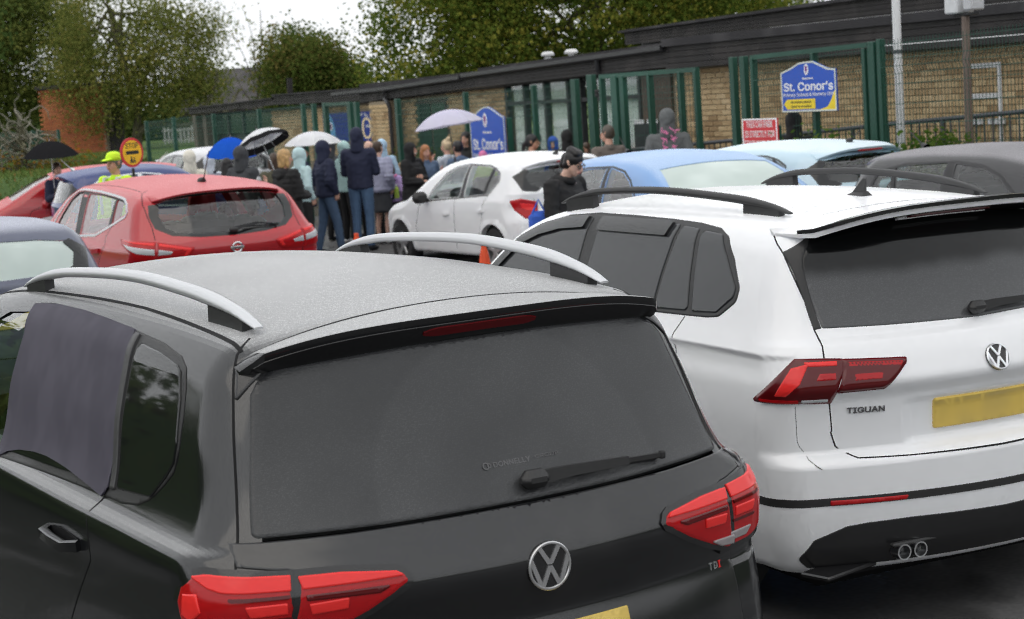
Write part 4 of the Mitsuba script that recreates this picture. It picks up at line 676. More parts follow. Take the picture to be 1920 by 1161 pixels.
mat('brick_buff', grime((.53, .395, .22), (.62, .48, .29), 3.1), .85); mat('brick_tan', grime((.46, .33, .18), (.55, .41, .235), 2.7), .85); mat('brick_brown', grime((.34, .23, .12), (.44, .31, .165), 2.3), .85)
mat('mortar', (.30, .25, .18), .95)
mat('brick_red', grime((.42, .135, .055), (.52, .19, .085), 2.5), .9); mat('brick_red_dark', grime((.36, .11, .05), (.44, .15, .07), 2.5), .9)
mat('dark_board', grime((.014, .012, .012), (.034, .029, .028), 3.), .6)
mat('roof_felt', grime((.032, .031, .034), (.062, .060, .064), 1.8), .85)
mat('gutter', (.035, .035, .038), .35); mat('green_steel', grime((.010, .060, .040), (.016, .082, .056), 2.), .4, specular=.5)
mat('grey_steel', (.085, .09, .10), .45, metallic=.3); mat('white_gloss', (.72, .73, .74), .4); mat('white_worn', grime((.62, .63, .64), (.74, .74, .74), 6.), .5)
mat('pale_curtain', (.80, .84, .82), .9, two=True); mat('frame_dark', (.022, .024, .026), .5)
mat('roof_tile', grime((.045, .042, .044), (.085, .08, .08), 2.), .8); mat('brown_post', (.16, .12, .10), .6)
mat('sign_blue', (.018, .085, .48), .4); mat('sign_white', (.82, .83, .85), .5); mat('sign_yellow', (.80, .62, .03), .5); mat('sign_red', (.58, .03, .04), .45); mat('sign_purple', (.20, .04, .24), .5); mat('sign_edge', (.62, .66, .60), .5); mat('sign_black', (.015, .015, .015), .5)
mat('banner_blue', (.012, .035, .24), .6); mat('banner_sky', (.12, .36, .62), .6); mat('banner_gold', (.72, .48, .16), .5); mat('banner_cream', (.76, .62, .40), .5)
mat('orange_plastic', (.78, .085, .02), .45); mat('white_sleeve', (.8, .8, .78), .4)
scene['school_pane'] = {'type': 'thindielectric', 'int_ior': 1.5, 'specular_transmittance': rgb(.90, .95, .93)}

# the ground: car park, bank, grass
struct('car_park', cat(box((0, 15, -.10), (500, 90, .2))), 'asphalt')
def lawn_h(x, y):
    e = np.clip((y - 36.5 - .10 * (x + 20)) / 3.5, 0, 1); e = e * e * (3 - 2 * e)
    return -.15 + e * 1.13 + .05 * meshkit.fbm(np.stack([x * .3, y * .3, 0 * x], -1), 3) * e + np.clip((y - 90) / 400, 0, 1) * 3
gx, gy = np.meshgrid(np.concatenate([np.linspace(-300, -40, 14), np.linspace(-38, -7.5, 60)]), np.concatenate([np.linspace(34, 90, 90), np.linspace(95, 400, 20)]), indexing='ij')
I = np.arange(gx.size).reshape(gx.shape); q = np.stack([I[:-1, :-1], I[1:, :-1], I[1:, 1:], I[:-1, 1:]], -1).reshape(-1, 4)
struct('grass_bank', (np.stack([gx, gy, lawn_h(gx, gy)], -1).reshape(-1, 3), np.vstack([q[:, [0, 1, 2]], q[:, [0, 2, 3]]])), 'grass_soil', smooth=True)
gx, gy = np.meshgrid(np.linspace(-8, 300, 40), np.linspace(50, 400, 30), indexing='ij'); I = np.arange(gx.size).reshape(gx.shape); q = np.stack([I[:-1, :-1], I[1:, :-1], I[1:, 1:], I[:-1, 1:]], -1).reshape(-1, 4)
struct('field', (np.stack([gx, gy, .02 + 0 * gx], -1).reshape(-1, 3), np.vstack([q[:, [0, 1, 2]], q[:, [0, 2, 3]]])), 'grass_soil', smooth=True)
struct('far_ground', box((0, 0, -.6), (3000, 3000, .4)), 'grass_soil')
n = 26000; x = rng.uniform(-19, -9, n) ; y = rng.uniform(37, 62, n); x = x - (y - 40) * .16; z = lawn_h(x, y); h = rng.uniform(.05, .14, n); a = rng.uniform(0, 6.28, n); w = rng.uniform(.012, .03, n)
c_, s_ = np.cos(a) * w, np.sin(a) * w; bend = rng.normal(0, .03, (n, 2))
v = np.stack([np.stack([x - c_, y - s_, z], 1), np.stack([x + c_, y + s_, z], 1), np.stack([x + bend[:, 0], y + bend[:, 1], z + h], 1)], 1).reshape(-1, 3)
g = rng.uniform(0, 1, (n, 1)); col = np.array([.06, .13, .02]) * (1 - g) + np.array([.15, .19, .045]) * g; dead = rng.uniform(0, 1, n) < .06; col[dead] = (.28, .15, .05)
struct('grass', (v, np.arange(3 * n).reshape(-1, 3)), 'lawn', kind='stuff', color=np.repeat(col, 3, 0)); labels['grass'].update(label='short wet grass on the bank with a few fallen leaves', category='grass')

def sb(a0, a1, b0, b1, z0, z1):
    """A box laid out along the site: a into the scene, b away from the car park, z up."""
    return prism((a0, z0, z1), (a1, z0, z1), b0, b1)
def prism(p, q, b0, b1):
    """As sb, but with heights of its own at either end: p, q = (a, bottom, top)."""
    v = np.array([S(s[0], b, z) for s in (p, q) for b in (b0, b1) for z in s[1:]]); f = BF
    m = trimesh.Trimesh(v, f, process=False)
    return (v, f if m.volume > 0 else f[:, ::-1])
def onwall(a, b, z): return frame(S(a, b, z), *SITE_R.T)          # x to the right as seen from the car park, y... see up
def wallframe(a, b, z): return frame(S(a, b, z), -AV, np.array([0, 0, 1.]), -BVV)   # x right as seen, y up, z towards the viewer

school = thing('school_building', 'low buff brick school with black timber fascias and stepped flat roofs behind the green fence', 'building')
WB = 14.75
wl = put('wall', cat(sb(9, 23.15, WB + .02, WB + .30, -.1, 2.40), sb(27.45, 32.6, WB + .02, WB + .3, -.1, 2.34), sb(23.15, 27.45, WB + .02, WB + .3, -.1, 1.05)), 'mortar', school)
put('pier', sb(31.65, 32.62, 14.50, WB + .1, -.1, 2.16), 'mortar', school)
bricks = [[mikit.ply(cbox((0, 0, 0), (.215, .024, .065), .004), None) for _ in range(1)][0]]
def bricked(holder, b, regions, most, slopes=None, mats=('brick_buff', 'brick_tan', 'brick_brown'), named=True):
    """Courses of bricks standing a little proud of the mortar: the most visible ones singly, the rest as one mesh."""
    spots = []
    for a0, a1, z0, z1, skip in regions:
        k = int(round(z0 / .075))
        while (k + .5) * .075 < z1 - .03:
            z = (k + .5) * .075; a = a0 + .1125 * (k % 2) 
            while a < a1:
                if not any(s[0] < a < s[1] and s[2] < z < s[3] for s in skip): spots.append((a, z))
                a += .225
            k += 1
    spots.sort(key=lambda s: (abs(s[0] - 20.2) + (0 if s[1] > 1.3 else 9)))
    rest = {m: [] for m in mats}; pb = {m: mikit.ply(cbox((0, 0, 0), (.215, .024, .065), .004), None) for m in mats}
    for i, (a, z) in enumerate(spots):
        m = mats[int(rng.choice(3, p=(.5, .33, .17)))]; db = rng.uniform(-.002, .003)
        if i < most: put('brick', pb[m], m, holder, M=wallframe(a + rng.normal(0, .002), b + .012 + db, z) @ T4([[1, 0, 0, 0], [0, 0, 1, 0], [0, -1, 0, 0], [0, 0, 0, 1]]))
        else: rest[m].append(S(a, b + .012 + db, z))
    R = np.stack([-AV, BVV, [0, 0, 1.]], 1); c = cbox((0, 0, 0), (.215, .024, .065), .004); cv = c[0] @ R.T
    for m in mats:
        if rest[m]:
            o = np.array(rest[m]); v = (o[:, None] + cv[None]).reshape(-1, 3); f = (c[1][None] + (np.arange(len(o)) * len(cv))[:, None, None]).reshape(-1, 3); put('brickwork', (v, f), m, holder, stuff=True)
bricked(wl, WB - .004, [(9.5, 22.2, .6, 2.36, ()), (27.5, 29.7, .6, 2.3, ()), (31.1, 31.64, .6, 2.2, ())], 290)
bricked(school + '__pier', 14.476, [(31.7, 32.6, .6, 2.13, ())], 0)
# fascias: boards laid edge to edge, a felt cap over the right wing, gutters over the middle wing
for i in range(4):
    put('fascia_board', sb(8.5, 22.0, 14.46, 14.49 + .06, 2.345 + i * .082, 2.420 + i * .082), 'dark_board', school)
for i in range(4):
    f0, f1 = i / 4, (i + 1) / 4 - .02
    def zz(lo, hi, f): return lo + (hi - lo) * f
    put('fascia_board', prism((22.0, zz(2.375, 2.62, f0), zz(2.375, 2.62, f1)), (28.4, zz(2.285, 2.47, f0), zz(2.285, 2.47, f1)), 14.47, 14.56), 'dark_board', school)
    put('fascia_board', prism((28.4, zz(2.285, 2.46, f0), zz(2.285, 2.46, f1)), (33.0, zz(2.165, 2.36, f0), zz(2.165, 2.36, f1)), 14.47, 14.56), 'dark_board', school)
put('roof_edge', sb(8.5, 22.0, 14.40, 14.62, 2.665, 2.775), 'roof_felt', school)
put('soffit', cat(sb(8.5, 22.0, 14.56, 19, 2.36, 2.40), prism((22., 2.37, 2.40), (33, 2.16, 2.19), 14.56, 18)), 'dark_board', school)
put('roof', cat(sb(8.5, 22.0, 14.62, 19.2, 2.62, 2.76), prism((22.0, 2.60, 2.745), (28.42, 2.45, 2.62), 14.75, 19), prism((28.42, 2.42, 2.575), (33.6, 2.34, 2.525), 14.75, 19)), 'roof_felt', school)
gut = [(-.5, .5), (-.5, -.2), (-.25, -.5), (.25, -.5), (.5, -.2), (.5, .5), (.38, .5), (.36, -.1), (-.36, -.1), (-.38, .5)]
for p, q in (((22.0, 2.645), (28.36, 2.50)), ((28.44, 2.475), (31.7, 2.385)), ((31.7, 2.385), (34.2, 2.36))):
    put('gutter', sweep(np.array([S(p[0], 14.42, p[1]), S((p[0] + q[0]) / 2, 14.42, (p[1] + q[1]) / 2), S(q[0], 14.42, q[1])]), gut, .10, .085), 'gutter', school, smooth=30)
put('downpipe', tube([S(31.7, 14.42, 2.34), S(31.7, 14.42, 2.20), S(31.52, 14.40, 2.12), S(31.50, 14.42, 2.02), S(31.50, 14.42, .0)], .04, 10), 'gutter', school)
put('downpipe', tube([S(23.85, 14.42, 2.60), S(23.85, 14.44, 2.40), S(23.85, 14.60, 2.30)], .035, 10), 'gutter', school)
for a in (28.1, 27.28): put('roof_vent', tf(lathe([(0, -.2), (.07, -.2), (.07, .02), (.05, .03), (.05, .06), (.115, .06), (.12, .09), (.08, .135), (0, .14)], 20), S(a, 16, 2.70)), 'white_worn', school, smooth=40)
# the glazed middle: mullions, transom, panes, blinds behind
win = put('window_wall', cat(sb(23.15, 27.45, WB + .02, WB + .10, 1.0, 1.06), sb(23.15, 27.45, WB + .02, WB + .10, 2.28, 2.36)), 'frame_dark', school)
mul = [27.43, 26.80, 26.09, 25.35, 24.95, 24.62, 23.95, 23.2]
for a in mul: put('mullion', sb(a - .035, a + .035, WB - .01, WB + .09, 1.0, 2.36), 'frame_dark', win)
for a1, a0 in zip(mul, mul[1:]):
    put('transom', sb(a0 + .035, a1 - .035, WB, WB + .08, 1.945, 2.005), 'frame_dark', win)
    for z0, z1 in ((1.06, 1.945), (2.005, 2.28)): put('pane', sb(a0 + .03, a1 - .03, WB + .045, WB + .047, z0, z1), 'school_pane', win)
def curtain(a0, a1, b, z0, z1, amp=.05, per=.16):
    a = np.linspace(a0, a1, int((a1 - a0) / .02)); zs = np.array([z0, (z0 + z1) / 2, z1]); A_, Z_ = np.meshgrid(a, zs, indexing='ij'); B_ = b + amp * np.sin(A_ * 2 * np.pi / per + .8 * np.sin(A_ * 3.1) + .4 * Z_)
    v = (A_[..., None] * AV + B_[..., None] * BVV + Z_[..., None] * np.array([0, 0, 1.])).reshape(-1, 3); I = np.arange(A_.size).reshape(A_.shape); q = np.stack([I[:-1, :-1], I[1:, :-1], I[1:, 1:], I[:-1, 1:]], -1).reshape(-1, 4)
    return v, np.vstack([q[:, [0, 1, 2]], q[:, [0, 2, 3]]])
for a0, a1 in ((23.3, 24.55), (25.42, 26.02), (26.15, 26.74), (26.86, 27.38)): put('curtain', curtain(a0, a1, WB + .115, 1.0, 2.3, .030), 'pale_curtain', win, smooth=True)
put('blind', sb(24.66, 24.92, WB + .13, WB + .14, 1.0, 2.3), 'white_gloss', win); put('room', cat(sb(23.1, 27.5, WB + 2.2, WB + 2.25, 0, 2.4), sb(23.1, 27.5, WB + .3, WB + 2.2, 0, .05)), 'frame_dark', school)
dr_ = put('door', cat(sb(29.72, 31.12, WB + .02, WB + .10, .0, 2.14)), 'frame_dark', school); put('pane', cat(sb(29.80, 30.38, WB + .0, WB + .015, .9, 2.06), sb(30.46, 31.04, WB, WB + .015, .9, 2.06)), 'green_glass', dr_)
mat('green_glass', (.035, .065, .055), .08, specular=.5)
put('door', cat(sb(22.3, 23.1, WB - .03, WB + .06, .0, 2.33)), 'brown_door', school); mat('brown_door', grime((.07, .045, .03), (.11, .07, .045), 4.), .5)
nb = put('notice_panel', sb(22.55, 23.25, WB - .10, WB - .045, .75, 1.58), 'frame_dark', school); put('strip', cat(sb(22.95, 23.24, WB - .115, WB - .103, 1.57, 1.63), sb(22.58, 22.86, WB - .115, WB - .103, 1.57, 1.63)), 'white_gloss', nb)
# painted goal frame on the brick
put('wall_markings', cat(*[bar(S(p[0], WB - .022, p[1]), S(q[0], WB - .022, q[1]), .055, .012, up=BVV) for p, q in (((16.10, 1.15), (16.10, 2.14)), ((16.13, 2.11), (15.55, 2.11)), ((15.57, 2.14), (15.57, 1.15)), ((16.07, 1.765), (15.60, 1.765)))]), 'white_worn', school)
for a in (15.98, 15.62): put('floodlight', cat(sb(a - .13, a + .13, WB - .06, WB - .024, 1.44, 1.50)), 'white_worn', school)
# left wing, lower and set back
put('wall', cat(sb(33.0, 41.2, 15.75, 16.0, -.1, 2.15)), 'mortar', school); bricked(school + '__wall_001', 15.726, [(33.1, 41.1, .9, 2.15, [(34.8, 37.8, 1.3, 2.0)])], 0)
for i in range(3): put('fascia_board', prism((33.0, 2.18 + i * .085, 2.26 + i * .085), (40.2, 2.24 + i * .075, 2.31 + i * .075), 15.42, 15.5), 'dark_board', school)
for i in range(2): put('fascia_board', prism((40.2, 2.245 + i * .075, 2.315 + i * .075), (46.4, 2.155 + i * .075, 2.225 + i * .075), 15.42, 15.5), 'dark_board', school)
put('roof', cat(prism((33.4, 2.43, 2.465), (40.15, 2.455, 2.485), 15.36, 19), prism((40.15, 2.385, 2.415), (46.4, 2.285, 2.325), 15.36, 19), prism((33., 2.15, 2.18), (46.4, 2.13, 2.15), 15.5, 19)), 'roof_felt', school)
w2 = put('window_wall', cat(sb(41.2, 45.7, 15.9, 15.95, -.1, 1.58), sb(41.2, 46.7, 15.98, 16.05, -.1, 2.16)), 'frame_dark', school)
for a in (41.2, 42.3, 43.4, 44.5, 45.6): put('mullion', sb(a - .05, a + .05, 15.8, 15.9, 1.55, 2.1), 'frame_dark', w2)
for a in (41.2, 42.3, 43.4, 44.5): put('pane', sb(a + .05, a + 1.05, 15.84, 15.85, 1.6, 2.08), 'green_glass', w2)
for a in (45.75, 46.55): put('post', sb(a - .14, a + .14, 15.6, 15.9, -.1, 2.12), 'brown_post', school)
# upper storey set back on the right
up = put('upper_fascia', cat(*[prism((9., 2.93 + i * .1, 3.02 + i * .1), (30.3, 2.93 + i * .06, 2.985 + i * .06), 19., 19.1) for i in range(5)]), 'dark_board', school)
put('roof', prism((9., 3.45, 3.53), (30.4, 3.165, 3.21), 18.9, 26), 'roof_felt', school)
put('clerestory', prism((9, 2.6, 2.95), (30.2, 2.6, 2.95), 19.3, 19.4), 'frame_dark', school)
put('clerestory_frame', cat(sb(9, 25.4, 18.86, 18.95, 2.925, 2.965), sb(23.75, 24.0, 18.86, 18.95, 2.76, 2.925), sb(25.2, 25.4, 18.86, 18.95, 2.76, 2.925), sb(21.6, 21.75, 18.86, 18.95, 2.76, 2.925), sb(18.6, 18.75, 18.86, 18.95, 2.76, 2.925)), 'white_worn', school)
put('pane', sb(24.0, 25.2, 18.92, 18.93, 2.76, 2.925), 'pale_glass', school); mat('pale_glass', (.26, .30, .32), .15)
put('vent_pipe', tube([S(40.3, 15.9, 2.3), S(40.25, 15.9, 2.85)], .07, 12), 'dark_board', school)

# handrail along the ramp
hr = thing('handrail', 'grey steel handrail with upright bars along the school wall', 'railing')
pts = np.array([S(a, 13.75, z) for a, z in ((9, 1.83), (14.2, 1.61), (16.4, 1.51), (19.4, 1.355), (21.3, 1.27), (22.5, 1.22))])
put('top_rail', tube(pts, .026, 8), 'grey_steel', hr)
aa = np.arange(9.2, 22.5, .13)
for a in aa:
    zt = np.interp(a, [9, 14.2, 16.4, 19.4, 21.3, 22.5], [1.83, 1.61, 1.51, 1.355, 1.27, 1.22]); fat = abs((a - 9.2) / 1.56 - round((a - 9.2) / 1.56)) < .03
    put('post' if fat else 'baluster', tube([S(a, 13.75, .0), S(a, 13.75, zt - .01)], .03 if fat else .010, 6), 'grey_steel', hr)

# the mesh fence and its gates
FB = 12.9
def vmesh(a0, a1, z0, zt0, zt1, b=FB, step=.05, bends=True):
    """A welded mesh panel: upright wires that bend outwards in V folds, and crosswise wires."""
    out = []; na = max(2, int((a1 - a0) / step)); prof = [(0, 0)]
    if bends:
        for u in (.12, .5, .88): prof += [(u - .035, 0), (u, -.035), (u + .035, 0)]
    prof += [(1, 0)]
    for a in np.linspace(a0, a1, na + 1):
        f = (a - a0) / (a1 - a0); zt = zt0 + (zt1 - zt0) * f
        out.append(tube([S(a, b + db, z0 + (zt - z0) * u) for u, db in prof], .0036, 3, False))
    for u in [.02, .085, .12, .155, .24, .33, .42, .465, .5, .535, .62, .71, .80, .845, .88, .915, .98]:
        db = np.interp(u, [p[0] for p in prof], [p[1] for p in prof]) - .004
        out.append(tube([S(a0, b + db, z0 + (zt0 - z0) * u), S(a1, b + db, z0 + (zt1 - z0) * u)], .0036, 3, False))
    return cat(*out)
def post(a, zt, w, b=FB): return cbox(S(a, b, zt / 2 - .05), (w, .08, zt + .1), .006, np.stack([-AV, BVV, [0, 0, 1.]], 1))
fr = thing('fence', 'green steel mesh fence with V folds right of the school gates', 'fence')
ap = [15.42, 13.2, 10.9, 8.6]
for i, a in enumerate(ap): put('post', post(a, [2.47, 2.50, 2.56, 2.6][i], .06), 'green_steel', fr)
for i in range(3): put('mesh_panel', vmesh(ap[i + 1] + .03, ap[i] - .03, .08, [2.50, 2.55, 2.6][i], [2.45, 2.50, 2.55][i]), 'green_steel', fr)
gr = thing('gate', 'wide green mesh gate carrying the blue school sign, by the white pole', 'gate', 'green school gates')
for a, zt, w in ((18.15, 2.41, .09), (17.93, 2.41, .10), (15.55, 2.45, .11)): put('gate_post', post(a, zt, w), 'green_steel', gr)
for a in (17.74, 16.58, 15.68): put('frame_upright', post(a, 2.385, .055), 'green_steel', gr)
for z0, z1 in ((2.385, 2.42), (.2, .2)): put('frame_rail', bar(S(17.77, FB, z0), S(15.62, FB, z1), .055), 'green_steel', gr)
for a0, a1 in ((16.61, 17.71), (15.71, 16.55)): put('mesh_panel', vmesh(a0, a1, .2, 2.41, 2.375), 'green_steel', gr)
gm = thing('gate', 'green mesh double gate standing before the glazed part of the school', 'gate', 'green school gates')
for a, zt, w in ((21.95, 2.29, .13), (21.50, 2.335, .15), (20.88, 2.30, .15), (20.68, 2.29, .10)): put('gate_post', post(a, zt, w), 'green_steel', gm)
for a in (21.22, 20.02, 19.30, 18.95): put('frame_upright', post(a, 2.29, .06), 'green_steel', gm)
for z0 in (2.295, .2): put('frame_rail', bar(S(21.25, FB, z0), S(18.92, FB, z0), .06), 'green_steel', gm)
for a0, a1 in ((20.05, 21.19), (19.33, 19.99), (18.98, 19.27)): put('mesh_panel', vmesh(a0, a1, .2, 2.28, 2.28, step=.06, bends=False), 'green_steel', gm)
put('hinge', cat(*[tf(cbox((0, 0, 0), (.06, .05, .05), .01), S(21.32, FB - .03, z)) for z in (2.05, 2.1, .5)]), 'black_plastic', gm)
fm = thing('fence', 'green steel mesh fence before the windows, left of the double gate', 'fence')
am = [(27.85, 2.185, .11), (25.32, 2.22, .07), (23.13, 2.25, .07)]
for a, zt, w in am: put('post', post(a, zt, w), 'green_steel', fm)
for (a1, z1), (a0, z0) in zip([(27.85, 2.17), (25.32, 2.20), (23.13, 2.24)], [(25.32, 2.20), (23.13, 2.24), (22.02, 2.27)]): put('mesh_panel', vmesh(a0 + .03, a1 - .03, .08, z0, z1), 'green_steel', fm)
gl = thing('gate', 'green mesh gate in front of the blue anniversary banner', 'gate', 'green school gates')
for a, zt, w in ((29.86, 2.185, .15), (29.58, 2.18, .12), (31.0, 2.205, .13)): put('gate_post', post(a, zt, w), 'green_steel', gl)
put('frame_rail', bar(S(30.95, FB, 2.17), S(29.9, FB, 2.165), .06), 'green_steel', gl); put('mesh_panel', vmesh(29.95, 30.93, .2, 2.15, 2.16), 'green_steel', gl)
fl = thing('fence', 'green steel mesh fence running left from the banner towards the grass', 'fence')
al = [(31.55, 2.20, .10), (32.08, 2.215, .10), (34.45, 2.17, .09), (37.2, 2.135, .09), (39.94, 2.12, .09), (42.02, 2.07, .09)]
for a, zt, w in al: put('post', post(a, zt, w), 'green_steel', fl)
for (a0, z0, _), (a1, z1, _) in zip(al, al[1:]): put('mesh_panel', vmesh(a0 + .03, a1 - .03, .08, z0 - .01, z1 - .01), 'green_steel', fl)
ff = thing('fence', 'green mesh fence on the grass bank at the far left edge', 'fence')
af = [58.5, 55.8, 53.1]
for a in af: put('post', post(a, 2.0, .08), 'green_steel', ff)
for a1, a0 in zip(af, af[1:]): put('mesh_panel', vmesh(a0, a1, .9, 1.98, 1.98), 'green_steel', ff)
put('mesh_panel', vmesh(50.2, 53.1, .9, 1.96, 1.98), 'green_steel', ff); put('post', post(50.2, 1.98, .08), 'green_steel', ff)

# signs
def board(key, outline, a, b, z, m, edge=None, th=.02):
    M = wallframe(a, b, z); p = Polygon(outline); k = put('board', tf(extrude(p, th)), m, key, M=M, smooth=False)
    if edge: put('border', extrude(p.difference(p.buffer(-.018)), .004), edge, k, M=M @ T4().translate([0, 0, th]), smooth=False)
    return k, M @ T4().translate([0, 0, th + .001])
def arch(w, h0, h1, n=24):
    x = np.linspace(w / 2, -w / 2, n); t = 1 - np.abs(x) / (w / 2); return [(-w / 2, 0), (w / 2, 0)] + [(xx, h0 + (h1 - h0) * (3 * tt ** 2 - 2 * tt ** 3) ** .8) for xx, tt in zip(x, t)]
def crest(k, M, x, y, r):
    put('crest', tf((lambda m: (m[0] * [.62, 1, 1], m[1]))(lathe([(0, 0), (r, 0), (r, .003), (0, .003)], 32)), (x, y, .0)), 'sign_white', k, M=M, smooth=False)
    put('crest_figure', cat(tf((lambda m: (m[0] * [.34, .55, 1], m[1]))(lathe([(0, 0), (r, 0), (r, .002), (0, .002)], 20)), (x, y + r * .15, .0035)), tf(extrude(Polygon([(-.06, -.8), (.06, -.8), (.16, -.3), (-.16, -.3)]), .002 / r), (x, y, .0035), s=r)), 'sign_purple', k, M=M, smooth=False)
s1 = thing('school_sign', 'blue arched school welcome sign with an oval crest, behind the white hatchback', 'sign')
k, M = board(s1, arch(1.10, 1.02, 1.18), 24.10, 12.62, .80, 'sign_blue', 'sign_edge')
crest(k, M, -.05, .98, .105)
put('lettering', cat(tf(words('Welcome to', .035, .003, True, .28), (.0, .80, 0)), tf(words('St. Conor’s', .155, .003, True, .96), (0, .62, 0)), tf(words('Primary School & Nursery Unit', .056, .003, False, .98), (0, .46, 0))), 'sign_white', k, M=M, smooth=False)
put('swoosh', extrude(Polygon([(.50, .0), (.54, 0), (.54, .42), (.50, .30), (.44, .15), (.30, .05), (.2, 0)]), .003), 'sign_yellow', k, M=M, smooth=False)
put('post', cat(post(24.62, 1.8, .06, 12.70), post(23.58, 1.8, .06, 12.70)), 'green_steel', s1)
s2 = thing('school_sign', 'blue gabled school sign with a yellow arrow, fixed to the wide gate', 'sign')
k, M = board(s2, [(-.5, 0), (.5, 0), (.5, .465), (.36, .475), (.10, .565), (-.04, .565), (-.16, .555), (-.32, .50), (-.5, .455)], 16.58, 12.82, 1.725, 'sign_blue', 'sign_edge')
crest(k, M, -.02, .475, .062)
put('lettering', cat(tf(words('Welcome to', .022, .003, True, .20), (-.0, .375, 0)), tf(words('St. Conor’s', .090, .003, True, .90), (0, .285, 0)), tf(words('Primary School & Nursery Unit', .038, .003, False, .92), (0, .195, 0))), 'sign_white', k, M=M, smooth=False)
put('arrow', extrude(Polygon([(-.46, .09), (-.40, .145), (.12, .145), (.12, .03), (-.40, .03)]), .003), 'sign_yellow', k, M=M, smooth=False)
put('arrow_lettering', cat(tf(words('All visitors please', .024, .002, True, .38), (-.14, .112, .0032)), tf(words('report to reception', .024, .002, True, .38), (-.14, .064, .0032))), 'sign_black', k, M=M, smooth=False)
put('swoosh', extrude(Polygon([(-.5, 0), (.5, 0), (.5, .26), (.45, .19), (.40, .11), (.34, .05), (.2, .02), (-.5, .012)]), .003), 'sign_yellow', k, M=M @ T4().translate([0, 0, -.0005]), smooth=False)
sr = thing('warning_sign', 'red sign with white capitals about staff cars, on a green post', 'sign')
k, M = board(sr, [(-.33, 0), (.33, 0), (.33, .36), (-.33, .36)], 16.83, 12.3, 1.325, 'sign_red', 'sign_white')
put('lettering', cat(*[tf(words(w, .074, .003, False, wd), (0, y, 0)) for w, wd, y in (('THIS CAR PARK', .50, .295), ('IS STRICTLY FOR', .56, .185), ('STAFF CARS ONLY', .60, .075))]), 'sign_white', k, M=M, smooth=False)
put('post', cat(post(17.05, 1.6, .05, 12.36), post(16.6, 1.6, .05, 12.36)), 'green_steel', sr)
bn = thing('banner', 'royal blue anniversary banner with a large gold 40 on the school wall', 'banner')
k, M = board(bn, [(-1.45, -.31), (1.45, -.31), (1.45, .31), (-1.45, .31)], 36.27, 15.62, 1.66, 'banner_blue', None, .008)
num = words('40', .44, .003, False, 1.15); put('number', tf(num, (.62, -.04, 0)), 'banner_cream', k, M=M, smooth=False)
put('lettering', cat(tf(words('YEARS', .05, .003, True, .22), (1.0, .0, .0032)), *[tf(tf(words(w, .052, .003, True, .20), R=rotz(an)), (.72 + .62 * math.sin(-an) * 1.05, -.12 + .37 * math.cos(an), 0)) for w, an in (('40TH', .95), ('BIRTH', .5), ('YEAR', .1), ('SCHOOL', -.35), ('UNIT', -.85))]), 'sign_white', k, M=M, smooth=False)
put('picture', cat(extrude(Polygon([(-1.42, -.29), (-.75, -.29), (-.82, .05), (-1.0, .27), (-1.42, .27)]), .003)), 'banner_sky', k, M=M, smooth=False)
put('crest', tf(lathe([(0, 0), (.09, 0), (.09, .003), (0, .003)], 24), (-1.0, .02, .0035)), 'sign_white', k, M=M, smooth=False); put('crest_figure', tf(lathe([(0, 0), (.055, 0), (.055, .002), (0, .002)], 20), (-1.0, .02, .007)), 'sign_purple', k, M=M, smooth=False)

# poles and cones
fp = thing('pole', 'tall white steel pole behind the mesh, right of the wide gate', 'pole'); put('shaft', tube([S(15.97, 13.6, -.1), S(15.965, 13.6, 2.5), S(15.955, 13.6, 5.5)], [.052, .048, .042], 12), 'white_gloss', fp); put('base_plate', cbox(S(15.97, 13.6, .02), (.26, .26, .04), .005), 'white_worn', fp); put('collar', tf(lathe([(.049, -.02), (.056, -.02), (.056, .02), (.049, .02), (.049, -.02)], 16), S(15.965, 13.6, 2.33)), 'grey_steel', fp)
lp = thing('lamp_post', 'brown steel lamp post with a boxy white lantern, at the right', 'lamp post'); put('column', tube([S(14.55, 13.3, -.1), S(14.53, 13.3, 2.66)], [.045, .040], 10), 'brown_post', lp)
ln = put('lantern', cbox(S(14.62, 13.3, 2.79), (.20, .24, .24), .015, np.stack([-AV, BVV, [0, 0, 1.]], 1)), 'white_worn', lp); put('lens', cbox(S(14.40, 13.3, 2.79), (.12, .20, .20), .015, np.stack([-AV, BVV, [0, 0, 1.]], 1)), 'clear_lens', ln); put('bracket', cbox(S(14.52, 13.3, 2.655), (.30, .10, .03), .008, np.stack([-AV, BVV, [0, 0, 1.]], 1)), 'black_plastic', lp)
def cone(x, y, label):
    k = thing('traffic_cone', label, 'traffic cone'); M = T4().translate([x, y, 0]).scale([.85, .85, .68]); put('base', tf(cbox((0, 0, .02), (.34, .34, .04), .012)), 'orange_plastic', k, M=M)
    put('body', lathe([(.125, .04), (.108, .16), (.085, .33), (.055, .58), (.028, .72), (.022, .73), (.020, .72), (.05, .55), (.11, .04), (.125, .04)], 24), 'orange_plastic', k, M=M, smooth=40)
    put('sleeve', lathe([(.112, .16), (.113, .165), (.090, .33), (.087, .335), (.084, .33), (.107, .16), (.112, .16)], 24), 'white_sleeve', k, M=M, smooth=40); put('grip', lathe([(.03, .68), (.036, .69), (.036, .74), (.03, .75), (0, .75)], 20), 'orange_plastic', k, M=M, smooth=40)
cone(-1.93, 23.2, 'orange and white traffic cone beside the man in the navy hoodie'); cone(-.27, 20.3, 'orange traffic cone by the rear wheel of the white hatchback')
